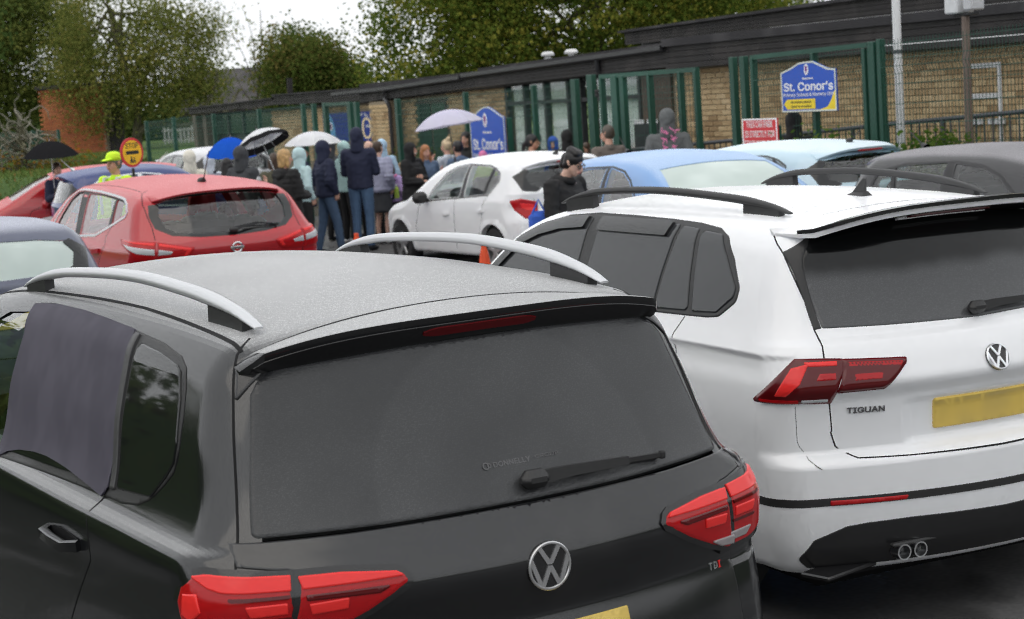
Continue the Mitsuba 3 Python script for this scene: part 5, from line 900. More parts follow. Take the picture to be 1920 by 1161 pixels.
# ---------------------------------------------------------------- trees and shrubs
mat('bark', grime((.055, .045, .035), (.11, .095, .07), 2.), .95); mat('mossy_bark', grime((.10, .095, .06), (.19, .18, .12), 3.), .95); mat('pale_bark', grime((.20, .19, .15), (.33, .31, .26), 3.), .95)
scene['leaf'] = {'type': 'principledthin', 'base_color': {'type': 'mesh_attribute', 'name': 'vertex_color'}, 'roughness': .6, 'diff_trans': 1.0}
def branch(p, q, r0, r1, sag=.12, n=7, rg=rng):
    t = np.linspace(0, 1, n)[:, None]; w = rg.normal(0, 1, 3) * np.linalg.norm(np.asarray(q) - p) * sag
    P_ = np.asarray(p) * (1 - t) + np.asarray(q) * t + w * (t * (1 - t)) * 2; return tube(P_, r0 + (r1 - r0) * t[:, 0], 6)
def leaves(cen, per, spread, size, pal, hang=0., flat=.6, rg=rng):
    """Leaf blades in clusters: each a bent diamond of four triangles' worth of outline, coloured per leaf."""
    n = len(cen) * per; c = np.repeat(cen, per, 0); tint = np.repeat(rg.uniform(0, 1, len(cen)), per)
    sp = np.repeat(np.broadcast_to(spread, (len(cen),)), per)[:, None]
    o = rg.normal(0, 1, (n, 3)) * sp * [1, 1, .75]; 
    if hang: o[:, 2] -= np.abs(rg.normal(0, hang, n))
    c = c + o; s = size * rg.uniform(.6, 1.3, (n, 1))
    d = rg.normal(0, 1, (n, 3)); d[:, 2] = d[:, 2] * .5 - .5 - hang * .8; d /= np.linalg.norm(d, axis=1, keepdims=True)
    u = np.cross(d, rg.normal(0, 1, (n, 3))); u /= np.linalg.norm(u, axis=1, keepdims=True); w = np.cross(d, u)
    v = np.stack([c, c + d * s * .55 + u * s * .36 + w * s * .08, c + d * s * 1.05, c + d * s * .55 - u * s * .36 + w * s * .08], 1)
    f = np.arange(n)[:, None] * 4; f = np.vstack([f + [0, 1, 2], f + [0, 2, 3]])
    pal = np.asarray(pal, float); k = np.clip(tint * .6 + rg.uniform(0, .55, n), 0, .999) * (len(pal) - 1); i = k.astype(int); t = (k - i)[:, None]
    col = pal[i] * (1 - t) + pal[i + 1] * t; col *= rg.uniform(.9, 1.1, (n, 1)); return v.reshape(-1, 3), f, np.repeat(col, 4, 0)
def crown_points(n, c, r, rg, rough=.35, low=-.9, hollow=.45):
    """Cluster centres through the outer part of a lumpy ellipsoid."""
    P_ = []
    while len(P_) < n:
        d = rg.normal(0, 1, (n * 3, 3)); d /= np.linalg.norm(d, axis=1, keepdims=True); k = rg.uniform(hollow, 1, (len(d), 1)) ** .6
        k = k * (1 - rough + 2 * rough * meshkit.fbm(d * 2.2 + np.asarray(c) * .1, 3)[:, None]); ok = d[:, 2] * k[:, 0] > low; P_ += list((np.asarray(c) + d * k * r)[ok])
    return np.array(P_[:n])
GREEN = [(0.05, 0.094, 0.017), (0.084, 0.139, 0.026), (0.13, 0.188, 0.035), (0.202, 0.244, 0.046), (0.374, 0.341, 0.065)]
OLIVE = [(0.079, 0.11, 0.03), (0.13, 0.163, 0.042), (0.187, 0.215, 0.058), (0.259, 0.276, 0.078), (0.374, 0.325, 0.097)]
DARK = [(0.04, 0.066, 0.022), (0.059, 0.096, 0.028), (0.086, 0.131, 0.037), (0.133, 0.175, 0.05)]
RUST = [(0.05, 0.09, 0.02), (0.079, 0.126, 0.029), (0.113, 0.159, 0.037), (0.158, 0.188, 0.05), (0.264, 0.211, 0.072)]
def tree(name, label, base, crown, n, per, size, pal, seed, spread=.35, limbs=18, r=.22, hang=0., lean=(0, 0), bark='bark', rough=.35, low=-.9, category='tree', group=None, hollow=.45, split=None):
    rg = np.random.default_rng(seed); t = thing(name, label, category, group); base = np.asarray(base, float); pts = np.vstack([crown_points(max(3, int(n * w)), c, rr, rg, rough, low, hollow) for c, rr, w in crown])
    v, f, col = leaves(pts, per, spread, size, pal, hang, rg=rg); put('crown', (v, f), 'leaf', t, smooth=False, color=col, stuff=True)
    c0 = np.asarray(crown[0][0], float); fork = base * .55 + c0 * .45 + [lean[0], lean[1], 0]
    put('trunk', cat(branch(base - [0, 0, .3], fork, r, r * .62, .06, 8, rg), branch(fork, c0 + [0, 0, crown[0][1][2] * .6], r * .6, .03, .1, 8, rg)), bark, t, smooth=True)
    for q in pts[rg.choice(len(pts), min(limbs, len(pts)), False)]:
        s = rg.uniform(.0, .9); st = fork * (1 - s) + (c0 + [0, 0, crown[0][1][2] * .5]) * s; put('limb', branch(st, q, r * .32, .012, .12, 7, rg), bark, t, smooth=True)
    return t
TG = 'trees behind the school'
tree('tree', 'broad green and yellowing tree rising above the middle of the school roof', (3.2, 52, 0), [((2.6, 52, 5.2), (4.6, 3.4, 4.2), .55), ((-1.0, 51, 4.0), (2.7, 2.6, 2.8), .25), ((6.0, 53, 4.6), (2.6, 2.6, 3.2), .2)], 620, 190, .12, GREEN, 1, .42, 26, .3, group=None)
tree('tree', 'round rust-tipped tree left of the tall tree over the school roof', (-6.4, 60, 0), [((-6.3, 60, 3.0), (1.45, 1.7, 1.75), .7), ((-5.2, 60.5, 2.6), (1.2, 1.3, 1.4), .3)], 230, 170, .105, RUST, 2, .32, 16, .2)
tree('tree', 'dark conifer screen far behind the upper school roof at the right', (9.5, 78, 0), [((8.6, 78, 3.0), (1.5, 1.5, 4.2), .3), ((10.6, 79, 3.4), (1.6, 1.5, 4.6), .4), ((12.6, 79, 3.2), (1.6, 1.5, 4.4), .3)], 260, 150, .12, DARK, 3, .4, 8, .25, hang=.2)
tree('tree', 'dense dark tree filling the top left corner behind the brick shed', (-21.5, 70, .9), [((-21.5, 70, 6.3), (4.2, 3.4, 3.8), .6), ((-18.0, 70, 5.4), (2.6, 2.4, 3.0), .4)], 460, 170, .125, DARK[1:] + OLIVE[1:4], 4, .42, 20, .35, hang=.2)
tree('tree', 'airy olive willow with hanging leaves between the shed and the house roof', (-13.2, 66, .95), [((-13.8, 66, 5.4), (2.4, 2.2, 2.5), .32), ((-11.9, 66.5, 4.6), (1.8, 1.7, 2.2), .28), ((-10.9, 67, 3.7), (.8, 1.0, .8), .08), ((-14.2, 65.5, 3.6), (1.5, 1.4, 1.6), .18), ((-10.7, 67, 5.4), (.7, .9, .9), .05)], 400, 95, .105, OLIVE, 5, .40, 34, .17, hang=.38, bark='mossy_bark', lean=(.4, 0))
# the willow's low leaning limbs
rg5 = np.random.default_rng(55)
for q in ([(-13.2, 66, 1.2), (-12.6, 66, 1.9), (-11.4, 66.2, 1.75), (-10.5, 66.3, 2.6), (-10.1, 66.5, 3.6)], [(-13.25, 66, 1.2), (-13.0, 66, 2.4), (-12.7, 66, 3.4), (-12.2, 66, 4.6)], [(-11.0, 66.2, 1.9), (-10.2, 66.4, 2.0), (-9.4, 66.6, 2.9)]):
    q = np.array(q); u = np.linspace(0, 1, 16); P_ = PchipInterpolator(np.linspace(0, 1, len(q)), q)(u); put('limb', tube(P_, .13 - .09 * u, 8), 'mossy_bark', 'tree_004', smooth=True)
# thin bare sapling against the sky
bt = thing('tree', 'thin nearly bare sapling against the white sky beside the house roof', 'tree'); rg6 = np.random.default_rng(6); tips = []
put('trunk', tube(np.array([(-8.0, 60, .5), (-7.95, 60, 2.2), (-7.75, 60, 3.2), (-7.6, 60, 4.3), (-7.55, 60, 5.4)]), [.05, .04, .03, .02, .01], 6), 'bark', bt, smooth=True)
for z0, q in ((2.4, (-7.2, 60, 3.4)), (2.8, (-8.5, 60, 4.6)), (3.3, (-8.1, 60, 5.4)), (3.6, (-7.1, 60, 4.9)), (2.2, (-8.6, 60, 3.6))): put('limb', branch((-7.9, 60, z0), q, .02, .006, .15, 7, rg6), 'bark', bt, smooth=True); tips.append(q)
v, f, col = leaves(np.array(tips + [(-8.3, 60, 5.0), (-8.0, 60, 4.4)]), 14, .28, .12, OLIVE, .1, rg=rg6); put('crown', (v, f), 'leaf', bt, smooth=False, color=col, stuff=True)
# contorted bare shrub at the left with a few leaves left
cs = thing('shrub', 'twisting bare pale-branched shrub with a few yellow leaves at the left edge', 'shrub'); rg7 = np.random.default_rng(8); tips = []
root = np.array([-13.6, 45., .9]); put('trunk', tube(np.array([(-12.20, 45, .2), (-12.05, 45, 1.0), (-11.80, 45, 1.45), (-11.75, 45, 2.2)]), [.14, .11, .08, .05], 8), 'mossy_bark', cs, smooth=True)
for i in range(46):
    p = np.array([-11.75, 45, 1.6]) + rg7.normal(0, .12, 3) * [1, 1, 2.2]; d = rg7.normal(0, 1, 3) * [1.2, .7, .6]; d[2] = abs(d[2]) + .1; d /= np.linalg.norm(d); Q = [p]; L = rg7.uniform(1.0, 1.9)
    for k in range(16):
        d = d + rg7.normal(0, .34, 3) + [0, 0, -.075 * k * .16]; d /= np.linalg.norm(d); Q.append(Q[-1] + d * L / 16)
    put('limb', tube(np.array(Q), np.linspace(.030, .008, 17), 5), 'pale_bark' if i % 3 else 'mossy_bark', cs, smooth=True); tips.append(Q[-1])
lp_ = np.stack([rg7.uniform(-12.6, -10.0, 26), 44.6 + rg7.normal(0, .3, 26), 1.32 + rg7.normal(0, .16, 26)], 1); lp_[:, 2] -= np.clip(lp_[:, 0] + 11.1, 0, 2) * .12
v, f, col = leaves(lp_, 26, .16, .085, [(.05, .08, .02), (.10, .12, .03), (.24, .17, .03), (.42, .16, .02)], .05, rg=rg7); put('crown', (v, f), 'leaf', cs, smooth=False, color=col, stuff=True)
for p, q in (((-12.0, 45, 1.2), (-10.0, 44.6, 1.2)), ((-12.0, 45, 1.3), (-10.8, 44.4, 1.5)), ((-12.1, 45, 1.1), (-12.9, 44.8, 1.5))): put('limb', branch(p, q, .035, .01, .1, 8, rg7), 'mossy_bark', cs, smooth=True)
lt = thing('tree', 'rough dark tree trunk standing at the very left edge of the grass', 'tree'); put('trunk', tube(np.array([(-13.05, 46, .3), (-12.95, 46, 1.0), (-12.92, 46, 2.2), (-13.0, 46, 4.5)]), [.28, .17, .14, .12], 10), 'bark', lt, smooth=True)
v, f, col = leaves(crown_points(40, (-13.6, 46, 4.9), (1.6, 1.4, 1.0), rg7), 40, .3, .12, DARK, .1, rg=rg7); put('crown', (v, f), 'leaf', lt, smooth=False, color=col, stuff=True)
def bush(label, c, r, n, per, size, pal, seed, cat_='bush', up=0., group=None):
    rg = np.random.default_rng(seed); k = thing('bush', label, cat_, group); pts = crown_points(n, c, r, rg, .3, -.8, .2)
    v, f, col = leaves(pts, per, .13, size, pal, 0, rg=rg)
    put('foliage', (v, f), 'leaf', k, smooth=False, color=col, stuff=True)
    for q in pts[:6]: put('stem', branch((c[0] + rg.normal(0, .1), c[1], max(0, c[2] - r[2])), q, .015, .005, .1, 6, rg), 'bark', k, smooth=True)
bush('dark green hedge bush on the bank behind the stop sign', (-9.3, 44.5, .75), (.85, .6, .62), 90, 60, .07, DARK + [(.05, .09, .02)], 11)
LIME = [(.035, .07, .012), (.06, .12, .02), (.10, .17, .03), (.15, .19, .05)]
for i, (a, zz_, w_) in enumerate(((16.9, 1.25, .30), (16.35, 1.42, .34), (15.75, 1.45, .32), (15.2, 1.35, .30))):
    p = S(a, 12.35, zz_ - .45); bush(['low leafy shrub under the gabled school sign', 'upright leafy shrub left of the wide gate post', 'leafy green shrub at the foot of the wide gate post', 'yellow green shrub beside the tall white pole'][i], p, (w_, .25, .48), 40, 42, .06, LIME, 20 + i)
bush('small dark green shrub at the foot of the lamp post', S(14.25, 12.6, 1.12), (.30, .25, .32), 36, 46, .06, LIME, 26)
bush('dark evergreen shrub at the school wall beside the drainpipe', S(29.6, 13.9, .75), (.55, .5, .52), 60, 60, .05, DARK + [(.06, .06, .02)], 27)
# hedges round the car park, outside the picture but mirrored in the cars
for i, (x, y, lx, ly, h) in enumerate(((-7.4, 5.5, 1.2, 10.5, 2.25), (3, -13, 18, 1.4, 2.4), (17, 0, 1.2, 13, 1.8))):
    rg = np.random.default_rng(40 + i); k = thing('hedge', ['rough dark hedge along the left side of the car park', 'tall dark hedge behind the camera across the car park', 'clipped dark hedge along the right side of the car park'][i], 'hedge')
    n_ = 420; pts = np.stack([rg.uniform(x - lx, x + lx, n_), rg.uniform(y - ly, y + ly, n_), rg.uniform(.1, h, n_)], 1); v, f, col = leaves(pts, 36, .38, .20, DARK + [(.05, .035, .02)], 0, rg=rg); put('foliage', (v, f), 'leaf', k, smooth=False, color=col, stuff=True)
    put('core', box((x, y, h * .42), (lx * 1.7, ly * 1.98, h * .8)), 'grass_soil', k)

rg = np.random.default_rng(61); fh = thing('hedge', 'far dark line of bushes beyond the grass, low behind the willow', 'hedge')
pts = np.stack([rg.uniform(-34, -7, 520), rg.uniform(88, 92, 520), rg.uniform(.6, 1, 520) * 0], 1); pts[:, 2] = .8 + rg.uniform(0, 1, 520) * (2.0 + 1.5 * meshkit.fbm(pts * [.25, 0, 0], 3)); v, f, col = leaves(pts, 60, .55, .22, DARK, 0, rg=rg); put('foliage', (v, f), 'leaf', fh, smooth=False, color=col, stuff=True)
# ---------------------------------------------------------------- brick shed, house, picket fence
sh = thing('brick_shed', 'small orange brick outbuilding with a flat roof on the grass bank', 'building')
SX = lambda x, y, z: np.array([-16.36 + x, 65.6 + y, z])
put('wall', box(SX(1.1, 1.0, 2.1), (2.2, 2.0, 2.55)), 'mortar', sh)
rest = {'brick_red': [], 'brick_red_dark': []}; rgs = np.random.default_rng(3)
for k in range(30):
    for j in range(11):
        x = j * .225 + .1125 * (k % 2); z = .98 + k * .083
        if x < 2.25: rest['brick_red' if rgs.uniform() < .65 else 'brick_red_dark'].append((min(x, 2.1), z))
for m, L in rest.items(): put('brickwork', cat(*[box(SX(x, -.008 + rgs.uniform(-.004, .004), z), (.214, .03, .073)) for x, z in L]), m, sh, stuff=True)
put('roof', cbox(SX(1.2, 1.0, 3.42), (2.75, 2.3, .14), .02), 'roof_felt', sh); put('coping', cbox(SX(1.08, -.03, 3.32), (2.2, .1, .14), .01), 'brick_red_dark', sh)
put('door', cbox(SX(2.55, .2, 2.05), (.55, .08, 2.2), .01), 'dark_board', sh); put('frame_post', box(SX(2.42, .05, 2.5), (.1, .1, 1.6)), 'brown_post', sh)
ho = thing('house', 'house roof of dark tiles behind the left end of the school', 'house')
hx0, hx1 = -12.9, -8.8
put('wall', box(((hx0 + hx1) / 2, 78.5, 1.1), (hx1 - hx0, 5, 2.3)), 'brick_brown', ho)
rows = 15
for k in range(rows):
    y = 75.3 + k * .21; z = 2.28 + k * .115; w_ = (hx1 - hx0) / 2 + .2
    put('tile_course', cbox(((hx0 + hx1) / 2, y, z), (w_ * 2, .30, .035), .008, rotx(.5)), 'roof_tile', ho)
put('fascia', box(((hx0 + hx1) / 2, 75.15, 2.12), (hx1 - hx0 + .4, .06, .22)), 'dark_board', ho); put('roof', prism_world if False else box(((hx0 + hx1) / 2, 79.5, 2.4), (hx1 - hx0, 4.0, .5)), 'roof_felt', ho)
pk_ = thing('picket_fence', 'white picket fence far behind the willow tree', 'fence')
for i in range(16): put('picket', cat(cbox((-13.6 + i * .16, 74, 1.35), (.09, .03, .75), .008)), 'white_worn', pk_)
for z in (1.15, 1.55): put('rail', box((-12.4, 74.03, z), (2.6, .03, .07)), 'white_worn', pk_)
# ---------------------------------------------------------------- people
def cloth(k, c, rough=.85, s=30., d=.18):
    a, b = [float(x) * (1 - d) for x in c], [float(x) * (1 + d) for x in c]
    return mat(k, mikit.proc(lambda p, n, uv, a=a, b=b: mikit.mix(a, b, mikit.fbm(p.x * s, p.y * s, p.z * s, 2))), rough, sheen=.3)
for k_, c_ in dict(navy=(.014, .018, .045), ink=(.014, .015, .020), black=(.012, .012, .013), denim=(.07, .125, .22), dusk_denim=(.06, .10, .17), mint=(.40, .58, .56), teal=(.48, .64, .66), cream=(.66, .63, .54), pale_grey=(.56, .60, .66), olive=(.075, .072, .045), charcoal=(.045, .048, .055), lavender=(.36, .37, .50), sky=(.40, .56, .72), lilac=(.50, .36, .66), hivis=(.62, .95, .04), brown=(.155, .130, .115), grey=(.115, .122, .125), red=(.55, .03, .04), royal=(.04, .12, .55), pink=(.75, .22, .42), slate=(.10, .15, .24), blush=(.55, .45, .42), lime=(.45, .62, .10)).items(): cloth('cloth_' + k_, c_, d=.14)
for k_, c_ in dict(fair=(.62, .36, .27), pale=(.66, .42, .33), tan=(.50, .28, .19)).items(): mat('skin_' + k_, grime(tuple(np.array(c_) * .93), tuple(np.array(c_) * 1.05), 25.), .5, specular=.4)
for k_, c_ in dict(black=(.010, .009, .010), brown=(.06, .035, .02), blonde=(.50, .31, .13), ginger=(.42, .17, .06), grey=(.16, .155, .15), straw=(.62, .48, .30), short=(.085, .07, .055)).items(): mat('hair_' + k_, grime(tuple(np.array(c_) * .8), tuple(np.array(c_) * 1.2), 40.), .45, specular=.5)
mat('eye_dark', (.03, .022, .018), .3); mat('lip', (.42, .14, .12), .5); mat('reflective', (.62, .64, .66), .3, metallic=.3); mat('teeth', (.75, .73, .68), .4); mat('shoe_white', (.68, .68, .70), .5)
MF = manifold3d.Manifold
def ball(p, r): return MF.sphere(1., 14).scale(tuple(np.broadcast_to(np.asarray(r, float), 3).tolist())).translate(tuple(float(x) for x in p))
def flesh(bones, edge=.035, smooth=10, cut=None, wrinkle=0., seed=0):
    """One continuous body: hulls of the balls at either end of each bone, joined, refined and smoothed."""
    parts = []
    for b in bones: parts.append(MF.batch_hull([ball(b[i], b[i + 1]) for i in range(0, len(b), 2)]))
    m = MF.batch_boolean(parts, manifold3d.OpType.Add)
    for c in cut or (): m = m - c
    me = m.refine_to_length(edge).to_mesh(); t = trimesh.Trimesh(np.asarray(me.vert_properties[:, :3], float), np.asarray(me.tri_verts), process=True)
    if smooth: trimesh.smoothing.filter_taubin(t, lamb=.5, nu=.52, iterations=smooth)
    if wrinkle:
        v = np.asarray(t.vertices); t.vertices = v + np.asarray(t.vertex_normals) * (wrinkle * (meshkit.fbm(v * [16, 16, 26], 2, seed) - .5) * 2)[:, None]
    return np.asarray(t.vertices), np.asarray(t.faces)
def unit(v): v = np.asarray(v, float); return v / (np.linalg.norm(v) + 1e-12)
def hand_bones(w, d, n, side, s, curl=.55, thumb=.7):
    """Palm, four unequal fingers bent at the knuckles towards n, and a thumb from the side of the palm."""
    d = unit(d); n = unit(np.asarray(n, float) - d * (np.asarray(n) @ d)); x = np.cross(d, n) * side; B = []
    k = [w + d * .088 * s + x * o * s for o in (.030, .010, -.010, -.029)]; r = .0105 * s
    B.append((w + x * .014 * s, .017 * s, w - x * .014 * s, .017 * s, k[0], .0125 * s, k[3], .011 * s))
    for q, L in zip(k, (.072, .080, .074, .056)):
        a = curl; d1 = unit(d * math.cos(a) + n * math.sin(a)); d2 = unit(d * math.cos(a * 2.1) + n * math.sin(a * 2.1)); m = q + d1 * L * .52 * s; B += [(q, r, m, r * .92), (m, r * .92, m + d2 * L * .48 * s, r * .78)]
    t0 = w + d * .022 * s + x * .022 * s; td = unit(d * .62 + x * .62 + n * thumb * .6); t1 = t0 + td * .042 * s; B += [(t0, r * 1.25, t1, r * 1.05), (t1, r * 1.05, t1 + unit(d * .9 + n * .5) * .032 * s, r * .85)]
    return B
def quilt(m, puff, s):
    """The stitched bands of a padded coat."""
    if puff < .024: return m
    v, f = m; t = trimesh.Trimesh(v, f, process=False); return v + np.asarray(t.vertex_normals) * ((np.abs(np.sin(v[:, 2:] / (.075 * s) * np.pi)) ** .6 - .6) * .013), f
ARMS = {'down': ((.225, -.02, 1.13), (.235, .05, .88), (0, .15, -1), (-1, .1, 0)), 'pocket': ((.245, -.07, 1.14), (.185, .06, .95), (-.2, .25, -1), (-1, 0, 0)), 'front': ((.215, .04, 1.12), (.11, .25, 1.10), (-.75, .5, .1), (0, -.3, -1)),
        'hold': ((.225, .03, 1.13), (.15, .27, 1.20), (-.2, .6, .75), (-.8, -.4, .1)), 'phone': ((.215, .06, 1.14), (.10, .24, 1.36), (-.15, .2, 1), (-.4, -.9, 0)), 'fold': ((.225, .05, 1.13), (.02, .20, 1.16), (-1, .1, .1), (0, -1, 0)), 'lift': ((.27, .06, 1.20), (.30, .24, 1.30), (.1, .5, .8), (-1, -.2, 0))}
def person(label, x, y, h, yaw, top, legs='cloth_black', shoes='cloth_ink', hair='hair_black', style='short', skin='skin_fair', arms=('pocket', 'pocket'), hem=.86, wide=1., hood=None, coat_puff=0., step=.0, skirt=None, bare=False, bow=0., turn=0., collar=True, face=False, edge=.032, group='people waiting outside the school', z=0., smile=False):
    t = thing('person', label, 'person', group); s = h / 1.75; M = pose(x, y, yaw, z); A = lambda *p: np.array(p, float) * s; W = wide
    Rh = rotz(turn) @ rotx(-bow); hp = A(0, -.01, 1.50)
    def H(*p): return hp + Rh @ (np.array(p, float) * s - hp) + (np.array([0, .05, -.02]) * s * (bow > .2))
    J = {}
    for sd, nm in ((-1, arms[0]), (1, arms[1])):
        e, w, d, n = ARMS[nm] if isinstance(nm, str) else nm; f = np.array([sd * W, 1, 1]); J[sd] = (A(sd * .185 * W, -.01, 1.40), np.array(e) * f * s, np.array(w) * f * s, np.array(d) * [sd, 1, 1], np.array(n) * [sd, 1, 1])
    # skin
    B = [(H(0, -.012, 1.655), np.array([.074, .092, .094]) * s, H(0, .018, 1.585), np.array([.060, .068, .050]) * s), (H(0, .018, 1.59), np.array([.062, .066, .05]) * s, H(0, .050, 1.538), np.array([.030, .026, .022]) * s),
         (H(0, .088, 1.640), .010 * s, H(0, .108, 1.598), .0135 * s), (H(0, .086, 1.578), np.array([.024, .012, .012]) * s, H(0, .070, 1.56), .02 * s), (H(.074, -.01, 1.635), np.array([.008, .016, .028]) * s, H(.082, -.018, 1.645), np.array([.006, .014, .022]) * s), (H(-.074, -.01, 1.635), np.array([.008, .016, .028]) * s, H(-.082, -.018, 1.645), np.array([.006, .014, .022]) * s),
         (H(0, -.02, 1.56), .052 * s, A(0, -.03, 1.42), .06 * s), (A(-.13 * W, -.02, 1.385), .05 * s, A(.13 * W, -.02, 1.385), .05 * s, A(0, 0, 1.2), np.array([.12, .09, .1]) * s), (A(0, 0, 1.2), np.array([.12, .09, .1]) * s, A(0, 0, .95), np.array([.13, .09, .09]) * s)]
    lk = 1. if bare else .72
    for sd in (-1, 1):
        a, e, w, d, n = J[sd]; B += [(a, .045 * s, e, .036 * s), (e, .036 * s, w, .026 * s)] + hand_bones(w, d, n, sd, s)
        B += [(A(sd * .085, 0, .92), .07 * s * lk, A(sd * .095, .012 + sd * step * .5, .48), .05 * s * lk), (A(sd * .095, .012 + sd * step * .5, .48), np.array([.05, .055, .06]) * s * lk, A(sd * .10, -.025 * lk + sd * step * .85, .30), .044 * s * lk), (A(sd * .10, -.025 * lk + sd * step * .85, .30), .044 * s * lk, A(sd * .10, -.02 + sd * step, .09), .032 * s * lk), (A(sd * .10, -.03 + sd * step, .05), .034 * s, A(sd * .105, .13 + sd * step, .03), .022 * s)]
    put('body', flesh(B, edge * .62, 5), skin, t, M=M, smooth=True)
    # face
    if face:
        ev = [flesh([(H(sd * .031, .083, 1.640), np.array([.012, .006, .006]) * s, H(sd * .034, .081, 1.640), np.array([.012, .006, .006]) * s)], .02, 0) for sd in (-1, 1)]; put('eyes', cat(*ev), 'eye_dark', t, M=M, smooth=True)
        put('eyebrows', cat(*[tube([H(sd * .016, .091, 1.660), H(sd * .032, .090, 1.667), H(sd * .050, .080, 1.662)], .0045 * s, 5) for sd in (-1, 1)]), hair if hair != 'hair_straw' else 'hair_brown', t, M=M)
        put('mouth', flesh([(H(-.022, .091, 1.574), np.array([.007, .006, .0055]) * s, H(0, .099, 1.5715), np.array([.01, .006, .008]) * s), (H(.022, .091, 1.574), np.array([.007, .006, .0055]) * s, H(0, .099, 1.5715), np.array([.01, .006, .008]) * s)], .02, 0), 'teeth' if smile else 'lip', t, M=M, smooth=True)
    # trousers and shoes
    T_ = [(A(0, -.01, .93), np.array([.155 * W, .118, .10]) * s, A(0, 0, 1.02), np.array([.148 * W, .115, .05]) * s)]
    for sd in (-1, 1): T_ += [(A(sd * .082 * W, -.01, .90), np.array([.088 * W, .098, .09]) * s, A(sd * .098, .012 + sd * step * .5, .49), np.array([.066, .070, .06]) * s), (A(sd * .098, .012 + sd * step * .5, .49), np.array([.066, .070, .06]) * s, A(sd * .10, -.025 + sd * step, .09), np.array([.054, .058, .03]) * s)]
    if skirt: put('skirt', flesh([(A(0, 0, 1.0), np.array([.15 * W, .12, .04]) * s, A(0, 0, .56), np.array([.20 * W, .165, .03]) * s)], edge, 4, wrinkle=.010, seed=5), skirt, t, M=M, smooth=True)
    if not bare: put('trousers', flesh(T_, edge, 6, wrinkle=.006 * s, seed=len(taken)), legs, t, M=M, smooth=True)
    for sd in (-1, 1): put('shoe', flesh([(A(sd * .10, -.045 + sd * step, .05), np.array([.042, .045, .045]) * s, A(sd * .105, .06 + sd * step, .045), np.array([.046, .05, .04]) * s), (A(sd * .105, .06 + sd * step, .04), np.array([.046, .05, .035]) * s, A(sd * .11, .165 + sd * step, .028), np.array([.038, .03, .026]) * s)], .03, 3), shoes, t, M=M, smooth=True)
    # coat, hoodie or jacket
    p = .012 + coat_puff; zt = hem
    C_ = [(A(-.150 * W, -.02, 1.395), .066 * s, A(.150 * W, -.02, 1.395), .066 * s, A(0, .0, 1.27), np.array([.178 * W + p, .122 + p, .12]) * s), (A(0, 0, 1.27), np.array([.178 * W + p, .124 + p, .12]) * s, A(0, 0, 1.06), np.array([.162 * W + p, .122 + p, .08]) * s), (A(0, 0, 1.06), np.array([.162 * W + p, .122 + p, .08]) * s, A(0, -.005, max(zt + .03, .90)), np.array([.168 * W + p, .132 + p, .03]) * s)]
    if zt < .8: C_.append((A(0, -.005, .92), np.array([.172 * W + p, .138 + p, .05]) * s, A(0, 0, zt + .03), np.array([.18 * W + p, .15 + p, .02]) * s))
    for sd in (-1, 1):
        a, e, w, d, n = J[sd]; w2 = w - unit(w - e) * .012 * s; C_ += [(a + A(-sd * .01, 0, -.005), (.066 + p * .5) * s, e, (.054 + p * .5) * s), (e, (.055 + p * .5) * s, w2, (.040 + p * .35) * s)]
    if collar: C_.append((A(0, -.03, 1.43), np.array([.088, .075, .03]) * s, A(0, -.022, 1.475), np.array([.070, .066, .022]) * s))
    if hood == 'down': C_.append((A(-.07, -.10, 1.42), .05 * s, A(.07, -.10, 1.42), .05 * s, A(0, -.13, 1.36), .045 * s, A(0, -.07, 1.46), .055 * s))
    tp = put('jacket', quilt(flesh(C_, edge * .8, 5, wrinkle=.010 * s, seed=len(taken) + 3), coat_puff, s), top, t, M=M, smooth=True)
    if hood == 'up':
        cutter = [MF.batch_hull([ball(H(0, .135, 1.635), np.array([.064, .075, .075]) * s), ball(H(0, .13, 1.565), np.array([.052, .07, .05]) * s)])]
        put('hood', flesh([(H(0, -.025, 1.655), np.array([.100, .118, .115]) * s, H(0, -.005, 1.58), np.array([.092, .105, .08]) * s), (H(0, -.02, 1.58), np.array([.090, .10, .07]) * s, A(0, -.04, 1.43), np.array([.105, .085, .05]) * s), (H(0, -.075, 1.69), .05 * s, H(0, -.09, 1.60), .055 * s)], edge * .8, 5, cutter, .006 * s, 7), top, t, M=M, smooth=True)
    # hair
    fc = [MF.batch_hull([ball(H(0, .115, 1.635), np.array([.066, .072, .062]) * s), ball(H(0, .12, 1.55), np.array([.060, .08, .06]) * s)])]
    if hood != 'up' and style != 'bald':
        hb = [(H(0, -.018, 1.668), np.array([.084, .102, .096]) * s, H(0, -.035, 1.61), np.array([.080, .075, .06]) * s)]
        if style == 'bob': hb += [(H(-.07, -.02, 1.63), .034 * s, H(-.076, -.02, 1.52), .026 * s), (H(.07, -.02, 1.63), .034 * s, H(.076, -.02, 1.52), .026 * s), (H(0, -.06, 1.62), np.array([.078, .05, .06]) * s, H(0, -.065, 1.52), np.array([.075, .035, .03]) * s)]
        if style == 'long': hb += [(H(-.068, -.02, 1.63), .036 * s, H(-.085, .01, 1.36), .026 * s), (H(.068, -.02, 1.63), .036 * s, H(.085, .01, 1.36), .026 * s), (H(0, -.07, 1.62), np.array([.078, .05, .06]) * s, A(0, -.11, 1.34), np.array([.09, .03, .03]) * s)]
        if style == 'pony': hb += [(H(0, -.10, 1.64), .035 * s, H(0, -.15, 1.60), .035 * s), (H(0, -.15, 1.60), .035 * s, H(0, -.16, 1.42), .02 * s)]
        if style == 'bun': hb += [(H(0, -.06, 1.73), .045 * s, H(0, -.07, 1.76), .045 * s)]
        if style == 'quiff': hb += [(H(-.030, .012, 1.735), .040 * s, H(.030, .012, 1.735), .040 * s, H(0, -.06, 1.73), .055 * s), (H(0, -.09, 1.66), .05 * s, H(0, -.10, 1.58), .04 * s)]
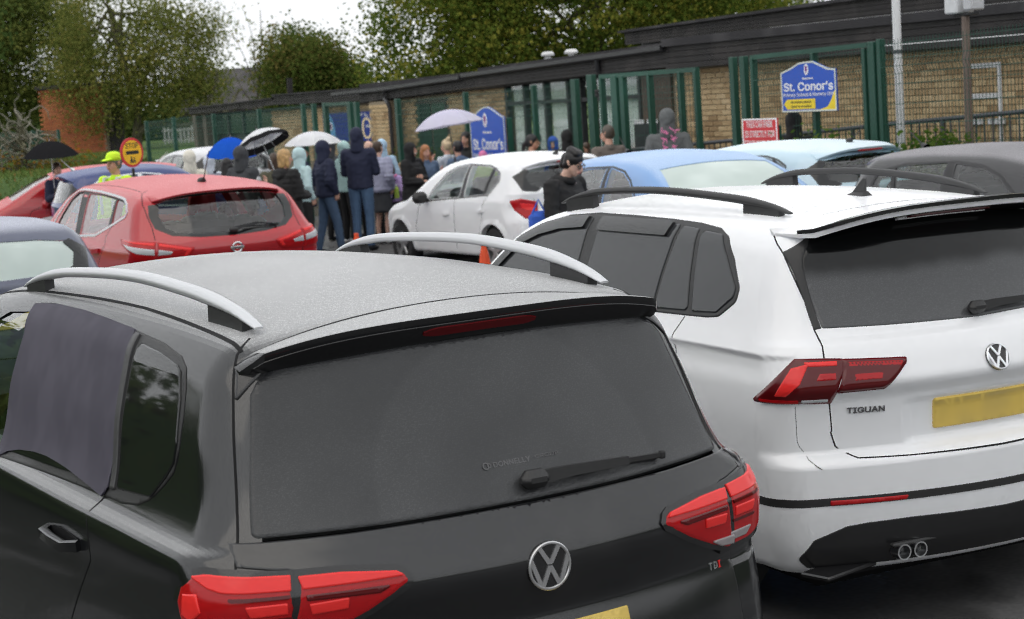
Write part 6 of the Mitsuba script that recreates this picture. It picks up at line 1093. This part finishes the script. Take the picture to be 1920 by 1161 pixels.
        put('hair', flesh(hb, edge * .7, 4, fc, .004 * s, 9), hair, t, M=M, smooth=True)
    return t, M, s, H, A, J
QG = 'people waiting outside the school'
# --- the queue between the red crossover and the white hatchback
def at_(u): return u
person('woman in a cream hooded coat with a lilac bag strap, seen over the red roof', -4.454, 26.00, 1.646, .2, 'cloth_cream', hood='up', hem=.7)
t, M, s, H, A, J = person('child in a white hood beside the cream coated woman', -4.492, 28.00, 1.512, -.5, 'cloth_pale_grey', hood='up')
person('black haired person in dark clothes under the blue umbrella', -3.954, 26.20, 1.499, -.3, 'cloth_ink', hair='hair_black', style='long', arms=('pocket', 'hold'))
t, M, s, H, A, J = person('person in a dark hooded jacket with a round white emblem on the back', -3.419, 24.00, 1.696, -.55, 'cloth_charcoal', hood='up', arms=('pocket', 'hold'), coat_puff=.02)
put('emblem', tf(lathe([(.055, 0), (.085, 0), (.085, .012), (.055, .012), (.055, 0)], 24), (-.02, -.150, 1.16), rotx(math.pi / 2) ), 'shoe_white', t, M=M); put('sleeve_patch', tf(lathe([(0, 0), (.045, 0), (.045, .01), (0, .01)], 16), (.262, -.02, 1.25), roty(math.pi / 2)), 'shoe_white', t, M=M)
person('person in an olive green coat half hidden under the black and white umbrella', -3.207, 25.60, 1.538, .4, 'cloth_olive', hair='hair_brown', style='bob', coat_puff=.02, hem=.75)
person('blonde woman in a long black padded coat, seen from behind', -2.783, 23.40, 1.637, -.85, 'cloth_black', hair='hair_blonde', style='bob', hem=.50, coat_puff=.035, arms=('front', 'front'), hood='down', wide=1.08)
person('person in a pale teal hooded top and black trousers behind the blonde woman', -2.870, 26.00, 1.585, -.9, 'cloth_teal', hood='up', hem=.80)
person('man in a dark navy hooded jacket and blue jeans, mid-stride', -2.567, 26.40, 1.653, -1.05, 'cloth_navy', 'cloth_dusk_denim', hood='up', arms=('pocket', 'pocket'), step=.15, coat_puff=.025, wide=1.06, hem=.80, face=True)
person('person in a mint hooded top, black leggings and white trainers', -2.421, 28.20, 1.588, -.8, 'cloth_mint', 'cloth_black', 'shoe_white', hood='up', hem=.82, arms=('pocket', 'front'))
person('tall man in a plain navy hooded sweatshirt and faded jeans, seen from behind', -2.090, 26.60, 1.803, -.25, 'cloth_navy', 'cloth_denim', hood='up', arms=('front', 'front'), wide=1.10, hem=.86)
person('bald man behind the tall man in the navy sweatshirt', -2.042, 28.20, 1.571, -2.4, 'cloth_charcoal', style='bald', skin='skin_pale', face=True)
person('girl in a pale blue hood, lavender padded jacket and short dark skirt', -1.868, 27.70, 1.564, -.6, 'cloth_lavender', hood=None, style='short', hair='hair_brown', coat_puff=.035, bare=True, skirt='cloth_charcoal', shoes='shoe_white', hem=.84, skin='skin_pale')
kk = [k for k in taken if k.startswith('person')]; lav = sorted(k for k in scene if k.startswith('person_011__'))[0].split('__')[0]
person('person in a sky blue hood behind the lavender jacket', -1.890, 28.80, 1.562, .3, 'cloth_sky', hood='up')
t, M, s, H, A, J = person('small child in a lilac coat with a spotted backpack and green bottle', -1.717, 28.00, 1.210, -.35, 'cloth_lilac', hair='hair_brown', style='bob', coat_puff=.02, legs='cloth_charcoal')
bp = thing('backpack', 'dark navy spotted backpack on the small child in lilac', 'backpack'); put('bag', tf(cbox((0, -.20, .84), (.27, .15, .36), .05)), 'cloth_navy', bp, M=M, smooth=40); put('pocket', tf(cbox((0, -.285, .77), (.22, .05, .18), .02)), 'cloth_lilac', bp, M=M)
put('straps', cat(*[tube([(sx * .09, -.14, 1.0), (sx * .09, -.02, 1.03), (sx * .10, .09, .95), (sx * .10, .08, .78)], .014, 6) for sx in (-1, 1)]), 'cloth_pink', bp, M=M)
rs = np.random.default_rng(1); put('spots', cat(*[tf(lathe([(0, 0), (.013, 0), (.013, .004), (0, .004)], 10), (rs.uniform(-.11, .11), -.277, rs.uniform(.69, .99)), rotx(math.pi / 2)) for _ in range(16)]), 'cloth_blush', bp, M=M)
wb = thing('water_bottle', 'lime green bottle in the side of the spotted backpack', 'bottle'); put('flask', tf(lathe([(0, 0), (.036, 0), (.038, .01), (.038, .15), (.02, .17), (.02, .19), (0, .19)], 16), (.16, -.22, .68)), 'cloth_lime', wb, M=M); put('cap', tf(lathe([(0, .185), (.024, .185), (.024, .215), (0, .215)], 14), (.16, -.22, .68)), 'shoe_white', wb, M=M)
person('smiling woman in a black hood and padded coat by the white hatchback', -1.314, 26.60, 1.533, -2.15, 'cloth_black', hood='up', arms=('fold', 'front'), coat_puff=.035, hem=.55, face=True, smile=True, wide=1.05)
person('woman with long ginger hair beside the smiling woman in black', -1.123, 27.00, 1.477, -2.6, 'cloth_slate', hair='hair_ginger', style='long', face=True)
t, M, s, H, A, J = person('girl with fair hair in a bun lifting a phone to take a picture', -0.847, 28.00, 1.512, .9, 'cloth_pale_grey', hair='hair_straw', style='bun', arms=('phone', 'pocket'))
ph = thing('phone', 'dark phone held up by the girl with the bun', 'phone'); put('case', cbox((-.12 * s, .26 * s, 1.46 * s), (.075, .012, .15), .004), 'gloss_black', ph, M=M)
person('dark haired person in a slate blue hooded top, facing away by the school sign', -0.658, 27.20, 1.496, .75, 'cloth_slate', hair='hair_black', style='short', hood='down', arms=('hold', 'pocket'))
person('dark haired woman in black half hidden by the arched school sign', -0.541, 28.30, 1.608, 2.7, 'cloth_black', hair='hair_black', style='long', face=True)
person('child in a pink woolly hat below the arched school sign', -0.276, 27.00, 1.333, 0., 'cloth_lime', hair='cloth_pink', style='short')
person('person in a tan brown coat at the back of the queue, left of the bald man', -2.36, 29.3, 1.60, .5, 'cloth_olive', hair='hair_brown', style='bob')
person('person in a charcoal hooded coat behind the mint hooded person', -2.72, 29.0, 1.62, -.4, 'cloth_charcoal', hood='up')
person('child in a pink coat beside the child in lilac', -1.58, 28.9, 1.18, -.8, 'cloth_pink', hair='hair_blonde', style='long')
person('person in a navy padded coat just behind the pale teal hooded person', -3.02, 27.6, 1.58, -1.2, 'cloth_navy', hair='hair_black', style='long', coat_puff=.03, hem=.7)
# --- people by the double gate
person('dark ponytailed woman in a red jacket, in profile behind the white hatchback', 0.450, 25.60, 1.554, -1.75, 'cloth_red', hair='hair_black', style='pony', face=True, skin='skin_tan', smile=True)
person('grey haired person behind the ponytailed woman in red', 0.529, 27.20, 1.551, .4, 'cloth_grey', hair='hair_grey', style='short')
person('boy in a royal blue hood facing the camera', 0.767, 26.80, 1.473, 3.0, 'cloth_royal', hood='up', face=True, skin='skin_pale')
person('person in a black hood and black jacket, back turned, behind the woman with glasses', 0.938, 25.70, 1.586, .1, 'cloth_black', hood='up', wide=1.08)
person('brown haired child in blue between the green gate posts', 1.230, 26.40, 1.367, 2.4, 'cloth_royal', hair='hair_brown', style='long', face=True, skin='skin_tan')
person('man with cropped hair in a taupe sweatshirt, back turned', 1.413, 24.00, 1.652, .45, 'cloth_brown', 'cloth_dusk_denim', hair='hair_short', style='short', wide=1.15, turn=.5)
t, M, s, H, A, J = person('man in a grey hooded sweatshirt with pink print on its back', 2.101, 22.80, 1.827, -.1, 'cloth_grey', 'cloth_black', hood='up', wide=1.10, arms=('pocket', 'pocket'))
rs = np.random.default_rng(9); pr = []
for row in range(3):
    for cx in (-.055, .05):
        for q in range(4):
            a = rs.uniform(0, 3.1); c = np.array([cx + rs.normal(0, .018), 0, 1.49 - row * .095 + rs.normal(0, .012)]); dlt = np.array([math.cos(a), 0, math.sin(a)]) * .032; pr.append(bar((c - dlt) * s + [.02, -.158 * s, 0], (c + dlt) * s + [.02, -.158 * s, 0], .011, .008, up=(0, 1, 0)))
put('print', cat(*pr), 'cloth_pink', t, M=M)
person('person in a black hood and jacket beside the red warning sign', 3.416, 21.20, 1.722, .2, 'cloth_black', hood='up', wide=1.05)
# --- the woman with glasses, nearest of all
t, M, s, H, A, J = person('woman with swept-up black hair and glasses looking down, in a black buttoned coat', 0.556, 16.30, 1.645, -2.15, 'cloth_black', 'cloth_black', hair='hair_black', style='quiff', arms=(((.235, .02, 1.13), (.14, .22, .99), (-.7, .6, .1), (0, -.3, -1)), ((.235, .02, 1.13), (.10, .24, 1.0), (-.8, .5, .1), (0, -.3, -1))), hem=.72, coat_puff=.018, bow=.42, face=True, edge=.02, wide=1.36, skin='skin_pale', hood='down')
gl_ = thing('glasses', 'dark rimmed glasses on the woman looking down', 'glasses'); rims = []
for sd in (-1, 1):
    a = np.linspace(0, 2 * np.pi, 21); rims.append(tube(np.array([H(sd * .034 + .026 * math.cos(q), .103 - .008 * abs(math.cos(q)), 1.638 + .018 * math.sin(q)) for q in a]), .0042, 5)); rims.append(tube([H(sd * .060, .095, 1.645), H(sd * .080, .04, 1.648), H(sd * .082, -.015, 1.642)], .003, 5))
rims.append(tube([H(-.009, .104, 1.642), H(0, .107, 1.645), H(.009, .104, 1.642)], .0025, 5)); put('frame', cat(*rims), 'gloss_black', gl_, M=M)
put('buttons', cat(*[tf(lathe([(0, 0), (.012, 0), (.012, .006), (0, .008)], 14), A(sx * .10, .158, zz_), rotx(-math.pi / 2)) for sx, zz_ in ((-1, 1.25), (1, 1.25))]), 'shoe_white', t, M=M)
put('collar', flesh([(A(-.075, -.03, 1.44), .036 * s, A(-.06, .045, 1.44), .036 * s), (A(.075, -.03, 1.44), .036 * s, A(.06, .045, 1.44), .036 * s), (A(-.06, .045, 1.44), .034 * s, A(0, .085, 1.425), .034 * s), (A(.06, .045, 1.44), .034 * s, A(0, .085, 1.425), .034 * s), (A(-.075, -.03, 1.45), .036 * s, A(.075, -.03, 1.45), .036 * s)], .02, 4), 'cloth_black', t, M=M, smooth=True); put('scarf', flesh([(A(-.07, -.02, 1.46), .022 * s, A(-.05, .07, 1.41), .022 * s)], .02, 3), 'cloth_blush', t, M=M, smooth=True)
bg = thing('bag', 'bright blue bag held behind the woman with glasses', 'bag'); put('pouch', tf(cbox((0, 0, 0), (.20, .12, .30), .05), (.30, 16.22, .95), rotz(-.3)), 'cloth_royal', bg, smooth=40); put('handle', tube([(.24, 16.22, 1.08), (.30, 16.22, 1.2), (.36, 16.22, 1.08)], .012, 6), 'cloth_royal', bg)
# --- crossing patrol and the man with the black umbrella
t, M, s, H, A, J = person('crossing patrol in a bright yellow coat and cap holding the stop sign', -4.797, 22.50, 1.741, 2.55, 'cloth_hivis', 'cloth_black', hair='hair_grey', style='short', arms=('lift', 'down'), hem=.55, coat_puff=.035, face=True, wide=1.10)
for sd in (-1, 1): put('reflective_band', tube([A(sd * .10, .165, 1.02), A(sd * .105, .160, 1.28), A(sd * .11, .07, 1.455), A(sd * .11, -.06, 1.455), A(sd * .105, -.158, 1.28), A(sd * .10, -.16, 1.02)], .022, 6), 'reflective', t, M=M)
cp = thing('cap', 'bright yellow peaked cap on the crossing patrol', 'cap'); put('crown', flesh([(H(0, -.01, 1.70), np.array([.097, .112, .06]) * s, H(0, -.01, 1.735), np.array([.085, .10, .05]) * s)], .02, 3), 'cloth_hivis', cp, M=M, smooth=True); put('peak', flesh([(H(-.05, .09, 1.688), np.array([.02, .02, .006]) * s, H(.05, .09, 1.688), np.array([.02, .02, .006]) * s, H(0, .165, 1.676), np.array([.04, .02, .006]) * s)], .02, 2), 'cloth_hivis', cp, M=M, smooth=True)
st_ = thing('stop_sign', 'round yellow stop sign with red rim and black bar, held up on a pole', 'sign'); so = np.array([-4.50, 22.2, 1.75]); sn = unit([.80, -.60, .0]); Ms = frame(so, np.array([.60, .80, 0]), np.array([0, 0, 1.]), sn)
mat('patrol_yellow', (.88, .50, .02), .45); put('disc', lathe([(0, -.008), (.180, -.008), (.180, .008), (0, .008)], 40), 'sign_red', st_, M=Ms); kf = put('face', lathe([(0, .008), (.150, .008), (.150, .011), (0, .011)], 40), 'patrol_yellow', st_, M=Ms)
put('lettering', cat(tf(words('STOP', .062, .002, True, .20), (0, .085, .011)), box((0, .0, .0125), (.20, .042, .003)), tf(extrude(shapely.union_all([Point(-.02, -.06).buffer(.013), Point(.025, -.07).buffer(.011), Polygon([(-.035, -.075), (-.005, -.075), (0, -.105), (.01, -.13), (-.01, -.13), (-.02, -.11), (-.035, -.13), (-.045, -.125)]), Polygon([(.015, -.085), (.038, -.085), (.04, -.105), (.05, -.128), (.035, -.128), (.027, -.11), (.012, -.128), (.005, -.122)])]), .002), (0, 0, .011))), 'sign_black', kf, M=Ms, smooth=False)
put('pole', tube([so + [0, 0, -.19], so + [.0, 0, -1.3]], .017, 8), 'gloss_black', st_)
person('man in a dark blue jacket and pale shirt under the black umbrella', -6.889, 28.20, 1.559, -2.5, 'cloth_navy', hair='hair_brown', style='short', arms=('pocket', 'hold'), face=True)
# --- umbrellas
def umbrella(label, apex, r, h, tilt, az, mt, inner=None, border=None, shaft='satin_silver', L=.75, n=8, ribs=True, spin=0.):
    """Panels stretched between ribs, edges scalloped, with shaft and crook handle."""
    k = thing('umbrella', label, 'umbrella', 'umbrellas held over the queue'); m = 14; q = 6; Rm = rotz(az) @ rotx(tilt); M = frame(np.asarray(apex, float), *(Rm.T))
    def surf(u, a):
        e = abs(((a * n / (2 * np.pi)) % 1) - .5) * 2; rr = u * r * (1 - .075 * (1 - e ** 2) * u); return np.array([rr * math.cos(a + spin), rr * math.sin(a + spin), -h * (u ** 2.1) - .03 * r * (1 - e ** 2) * u * u * .6])
    def panel(i, u0, u1, t=.003, lift=0.):
        aa = 2 * np.pi * (i + np.linspace(0, 1, q + 1)) / n; uu = np.linspace(u0, u1, m); g = np.array([[surf(u, min(max(a, 2 * np.pi * i / n + 1e-4), 2 * np.pi * (i + 1) / n - 1e-4)) for a in aa] for u in uu]); g2 = g - [0, 0, t]; v = np.vstack([(g + [0, 0, lift]).reshape(-1, 3), g2.reshape(-1, 3)]); N = m * (q + 1); I = np.arange(N).reshape(m, q + 1)
        Q = np.stack([I[:-1, :-1], I[1:, :-1], I[1:, 1:], I[:-1, 1:]], -1).reshape(-1, 4); E = [np.stack([a[:-1], a[1:], a[1:] + N, a[:-1] + N], 1) for a in (I[-1], I[:, 0][::-1], I[:, -1], I[0][::-1])]
        F = np.vstack([Q, Q[:, ::-1] + N] + E); f = np.vstack([F[:, [0, 1, 2]], F[:, [0, 2, 3]]]); tm = trimesh.Trimesh(v, f, process=False); return v, f if tm.volume > 0 else f[:, ::-1]
    for i in range(n):
        p = put('canopy_panel', panel(i, .02, 1.0 if not border else .80), mt if (not isinstance(mt, (list, tuple))) else mt[i % len(mt)], k, M=M, smooth=50)
        if border: put('border', panel(i, .80, 1.0), border, p, M=M, smooth=50)
    for i in range(n):
        a = 2 * np.pi * i / n; put('rib', tube([surf(u, a + 1e-4) - [0, 0, .007] for u in np.linspace(.03, 1.0, 8)], .0028, 4), shaft, k, M=M)
        put('strut', tube([[0, 0, -h * .95], surf(.52, a + 1e-4) - [0, 0, .01]], .0025, 4), shaft, k, M=M)
    put('shaft', tube([[0, 0, .05], [0, 0, -L]], .006, 8), shaft, k, M=M); put('handle', tube([[0, 0, -L + .02], [0, 0, -L - .08]], .014, 8), 'black_plastic', k, M=M); put('tip', lathe([(0, .03), (.008, .03), (.005, .07), (0, .07)], 8), 'black_plastic', k, M=M)
    return k
scene['nylon_black'] = {'type': 'principledthin', 'base_color': rgb(.022, .022, .024), 'roughness': .5, 'diff_trans': .3}; scene['nylon_blue'] = {'type': 'principledthin', 'base_color': rgb(.03, .16, .78), 'roughness': .4, 'diff_trans': .9}; scene['nylon_white'] = {'type': 'principledthin', 'base_color': rgb(.86, .87, .89), 'roughness': .45, 'diff_trans': .5}; scene['nylon_lilac'] = {'type': 'principledthin', 'base_color': rgb(.72, .70, .84), 'roughness': .45, 'diff_trans': .5}
umbrella('black umbrella held over the man on the far left', (-6.92, 28.0, 1.90), .42, .235, .06, 0., 'nylon_black', spin=.2)
umbrella('bright blue umbrella left of the white and black one', (-3.98, 26.9, 1.785), .385, .27, .10, .5, 'nylon_blue', spin=.1)
umbrella('white umbrella with a black border, tipped back to show its underside', (-3.27, 24.6, 1.88), .40, .20, .42, -2.15, 'nylon_white', border='nylon_black', spin=.3)
umbrella('plain white umbrella over the middle of the queue', (-2.86, 27.8, 1.78), .44, .19, .02, 0., 'nylon_white', shaft='black_plastic', spin=.15)
umbrella('pale lilac umbrella tilted in front of the arched school sign', (-.75, 26.0, 1.98), .50, .22, .12, -1.9, 'nylon_lilac', shaft='black_plastic', L=.7, spin=.2)
# --- cars at the far left
park('red hatchback seen side-on at the far left edge, pale window trim', -5.17, 29.94, 1.876, -.02, 'red_paint', {'trim': 'satin_silver', 'mirror': 'red_paint'}, (1.0, 1.0, 1.0))
park('navy blue hatchback with silvery trim, its rear towards the camera by the crossing patrol', -6.15, 24.4, -1.19, .0, 'navy_paint', {'trim': 'satin_silver', 'mirror': 'navy_paint', 'back': 'pane_tint'}, (1.0, .80, 1.05))
park('dark grey car tucked between the navy and the red cars, nose to the left', -3.85, 26.95, 1.571, -.05, 'charcoal_paint', {'mirror': 'charcoal_paint'}, (.95, .85, .92))
park('silver car behind the crossing patrol, only its roof and side windows in view', -4.6, 32.0, .5, .05, 'silver_paint', {'mirror': 'silver_paint'}, (1.0, 1.06, 1.02))
